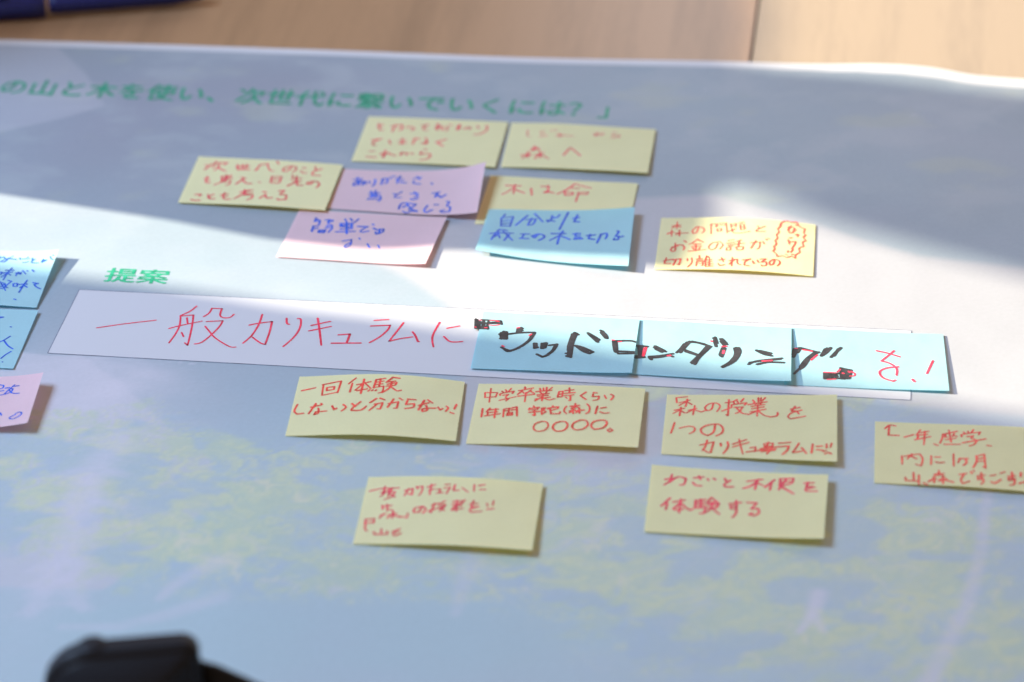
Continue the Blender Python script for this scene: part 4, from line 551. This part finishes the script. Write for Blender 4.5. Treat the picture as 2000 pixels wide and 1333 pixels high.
# white answer box printed on the sheet, with thin outline and red writing
nb = NOTES['BOX']; fb = surf_fn(nb)
V = []; F = []
for i in range(41):
    for v in (0, 1): V.append(tuple(fb(i/40, v)))
for i in range(40): F.append((2*i, 2*i+1, 2*i+3, 2*i+2))
box = link('answer_box', mesh_from('answer_box', V, F), BOX_WHITE, sheet)
tag(box, 'white strip with thin grey outline')
TL, TR, BR, BL = [fb(*q) for q in ((0, 0), (1, 0), (1, 1), (0, 1))]
V = []; F = []
for A, B in ((TL, TR), (TR, BR), (BR, BL), (BL, TL)):
    t = (B-A).normalized(); s_ = Vector((-t.y, t.x, 0))*.00022; z = Vector((0, 0, .00003))
    k = len(V); V += [tuple(A+s_+z), tuple(B+s_+z), tuple(B-s_+z), tuple(A-s_+z)]; F.append((k+3, k+2, k+1, k))
link('box_outline', mesh_from('box_outline', V, F), LINE_GREY, box)
write_on('BOX', INK, box, fb, Vector((0, 0, 0)), su=4000.0)

# green printed headings
def letters(key):
    vt, ft, (ox, oy, ax, ay, bx, by) = LETTERS[key]
    V = []; F = []
    f0 = [tuple(map(int, q.split(','))) for q in ft.split(';')]
    for i, (sx, sy) in enumerate(((0, 0), (.020, 0), (-.020, 0), (.010, .016), (-.010, -.016))):   # bold strokes
        k = len(V)
        for p in vt.split(';'):
            if p:
                a, b = (int(q)/1000 for q in p.split(','))
                a += sx; b += sy
                V.append((ox+a*ax+b*bx, oy+a*ay+b*by, .00010+i*2e-6))
        F += [tuple(q+k for q in f) for f in f0]
    return link('printed_heading', mesh_from('printed_heading', V, F), PRINT_GREEN, sheet)
tag(letters('title'), 'long green title line along the top')
tag(letters('head'), 'short green heading above the white strip')

GY = 'yellow sticky notes on the paper sheet'
GP = 'pink sticky notes on the paper sheet'
GB = 'pale blue sticky notes on the paper sheet'
for key, mat, label, grp in (
    ('Y1', YELLOW, 'yellow sticky note with three red lines, directly under the green title, left of its twin', GY),
    ('Y2', YELLOW, 'yellow sticky note with short red text, farthest right of the two under the green title', GY),
    ('Y3', YELLOW, 'yellow sticky note with three full red lines, left of the upper pink note', GY),
    ('P1', PINK, 'pink sticky note with blue writing and right end curling up, upper of the overlapping pair', GP),
    ('P2', PINK, 'pink sticky note half in sun, with few blue words, lower of the overlapping pair', GP),
    ('Y4', YELLOW, 'yellow sticky note with one red line, its lower half covered by a blue note', GY),
    ('B1', BLUE, 'blue sticky note with two lines of blue writing, overlapping a yellow note', GB),
    ('Y5', YELLOW, 'arched yellow sticky note with red jagged bubble at its right end', GY),
    ('BL2', BLUE, 'blue sticky note cut by the left edge, below another blue one, with few blue strokes', GB),
    ('BL1', BLUE, 'blue sticky note cut by the left edge, lifted top corner catching the sun', GB),
    ('PL', PINK, 'pink sticky note cut by the left edge, its right end curled up', GP),
    ('T3', BLUE, 'blue sticky note with red exclamation mark, right end of the row on the white strip', GB),
    ('T2', BLUE, 'blue sticky note with thick black strokes, middle of the row on the white strip', GB),
    ('T1', BLUE, 'blue sticky note with black corner bracket, left end of the row on the white strip', GB),
    ('Y6', YELLOW, 'arched yellow sticky note with two red lines, leftmost directly below the white strip', GY),
    ('Y7', YELLOW, 'yellow sticky note with four red circles on its last line', GY),
    ('Y8', YELLOW, 'yellow sticky note with struck-out red character in its bottom line', GY),
    ('Y9', YELLOW, 'yellow sticky note with a red arrow, cut by the right edge', GY),
    ('Y10', YELLOW, 'blurred yellow sticky note with small red text at left, nearest the black device', GY),
    ('Y11', YELLOW, 'blurred yellow sticky note with two bold red lines, lower half empty, right of centre', GY),
):
    build_note(key, mat, label, grp)

# ------------------------------------------------------------------ blue marker pen at the far left
def lathe(prof, seg=40):
    """prof: (x, radius) along +X"""
    V = []; F = []
    for x, r in prof:
        for k in range(seg):
            a = 2*math.pi*k/seg; V.append((x, r*math.cos(a), r*math.sin(a)))
    for i in range(len(prof)-1):
        for k in range(seg):
            a = i*seg+k; b = i*seg+(k+1) % seg
            F.append((a, b, b+seg, a+seg))
    F.append(tuple(range(seg-1, -1, -1))); F.append(tuple(range((len(prof)-1)*seg, len(prof)*seg)))
    return mesh_from('lathe', V, F)
PA, PB = Vector(PEN[0]), Vector(PEN[1])
pen = bpy.data.objects.new('marker_pen', None); COL.objects.link(pen)
pen.location = PA; d_ = PB-PA
pen.rotation_euler = (0, 0, math.atan2(d_.y, d_.x))
tag(pen, 'dark blue marker pen lying on the brown table at the top left corner', 'pen')
NAVY = plain('navy_plastic', (.004, .013, .13), .3, .5)
L = d_.length
link('barrel', lathe([(.030, .0052), (.034, .0060), (.10, .0058), (L-.012, .0050), (L-.004, .0042), (L, .0030)]), NAVY, pen, (0, 0, 0), True)
link('cap', lathe([(-.052, .0050), (-.050, .0068), (.020, .0076), (.0275, .0076), (.0285, .0066)]), NAVY, pen, (0, 0, 0), True)
clip_bm = bmesh.new(); bmesh.ops.create_cube(clip_bm, size=1)
for v in clip_bm.verts: v.co = Vector((v.co.x*.05-.018, v.co.y*.004-.0035, v.co.z*.0016+.0082))
bmesh.ops.bevel(clip_bm, geom=list(clip_bm.edges), offset=.0006, segments=2, affect='EDGES')
me = bpy.data.meshes.new('clip'); clip_bm.to_mesh(me); clip_bm.free()
link('clip', me, NAVY, pen)

# ------------------------------------------------------------------ black device at the near edge
dev = bpy.data.objects.new('black_device', None); COL.objects.link(dev)
dev.location = DEVICE; dev.rotation_euler = (0, math.radians(-2.0), math.radians(4))
tag(dev, 'out of focus black device with rounded corners, knob and strap, at the near edge', 'device')
BLACK = plain('black_plastic', (.010, .012, .018), .5, .25)
def rounded_body(w, hgt, dep, rl, rr):
    pts = []
    def arc(cx, cz, r, a0, a1, n=10):
        for k in range(n+1):
            a = math.radians(a0+(a1-a0)*k/n); pts.append((cx+r*math.cos(a), cz+r*math.sin(a)))
    arc(w/2-.004, .004, .004, -90, 0, 4)
    arc(w/2-rr, hgt-rr, rr, 0, 90)
    arc(-w/2+rl*1.35, hgt-rl, rl, 90, 175)
    arc(-w/2+.003, .004, .004, 180, 270, 4)
    b_ = bmesh.new()
    vs_ = [b_.verts.new((x, -dep/2, z)) for x, z in pts]
    fc = b_.faces.new(vs_)
    r = bmesh.ops.extrude_face_region(b_, geom=[fc])
    for v in [g for g in r['geom'] if isinstance(g, bmesh.types.BMVert)]: v.co.y += dep
    bmesh.ops.recalc_face_normals(b_, faces=b_.faces)
    cap = [e for e in b_.edges if all(abs(abs(v.co.y)-dep/2) < 1e-6 for v in e.verts) and e.verts[0].co.y*e.verts[1].co.y > 0]
    bmesh.ops.bevel(b_, geom=cap, offset=.0025, segments=3, affect='EDGES')
    me = bpy.data.meshes.new('body'); b_.to_mesh(me); b_.free(); return me
link('body', rounded_body(.0640, .0690, .014, .019, .0065), BLACK, dev, (0, 0, 0), True)
kn = lathe([(0, .0054), (.0006, .0054), (.0013, .0044), (.0016, .002)], 28)
k_ = link('knob', kn, BLACK, dev, (-.0060, .0015, .0685), True); k_.rotation_euler = (0, -math.pi/2, 0)
side = bmesh.new(); bmesh.ops.create_cube(side, size=1)
for v in side.verts: v.co = Vector((v.co.x*.0016+.0327, v.co.y*.010, v.co.z*.040+.025))
bmesh.ops.bevel(side, geom=list(side.edges), offset=.0007, segments=2, affect='EDGES')
me = bpy.data.meshes.new('side_plate'); side.to_mesh(me); side.free()
link('side_plate', me, plain('grey_plastic', (.16, .18, .22), .4), dev)
# strap leaving the right side and dropping to the table
V = []; F = []
path = [(.030, .0565), (.038, .0535), (.048, .0475), (.060, .0395), (.072, .0310), (.086, .0255), (.100, .0235), (.118, .0230), (.150, .0230)]
for i, (x, z) in enumerate(path):
    y = .004-.10*max(0, x-.03)
    for dy, dz in ((-.0009, -.022), (.0009, -.022), (.0013, .0), (-.0013, .0)): V.append((x, y+dy, z+dz))
for i in range(len(path)-1):
    for k in range(4):
        a = 4*i+k; b = 4*i+(k+1) % 4; F.append((a, b, b+4, a+4))
F.append((3, 2, 1, 0)); e = 4*(len(path)-1); F.append((e, e+1, e+2, e+3))
link('strap', mesh_from('strap', V, F), plain('black_webbing', (.008, .007, .008), .7, .3), dev, (0, 0, 0), True)
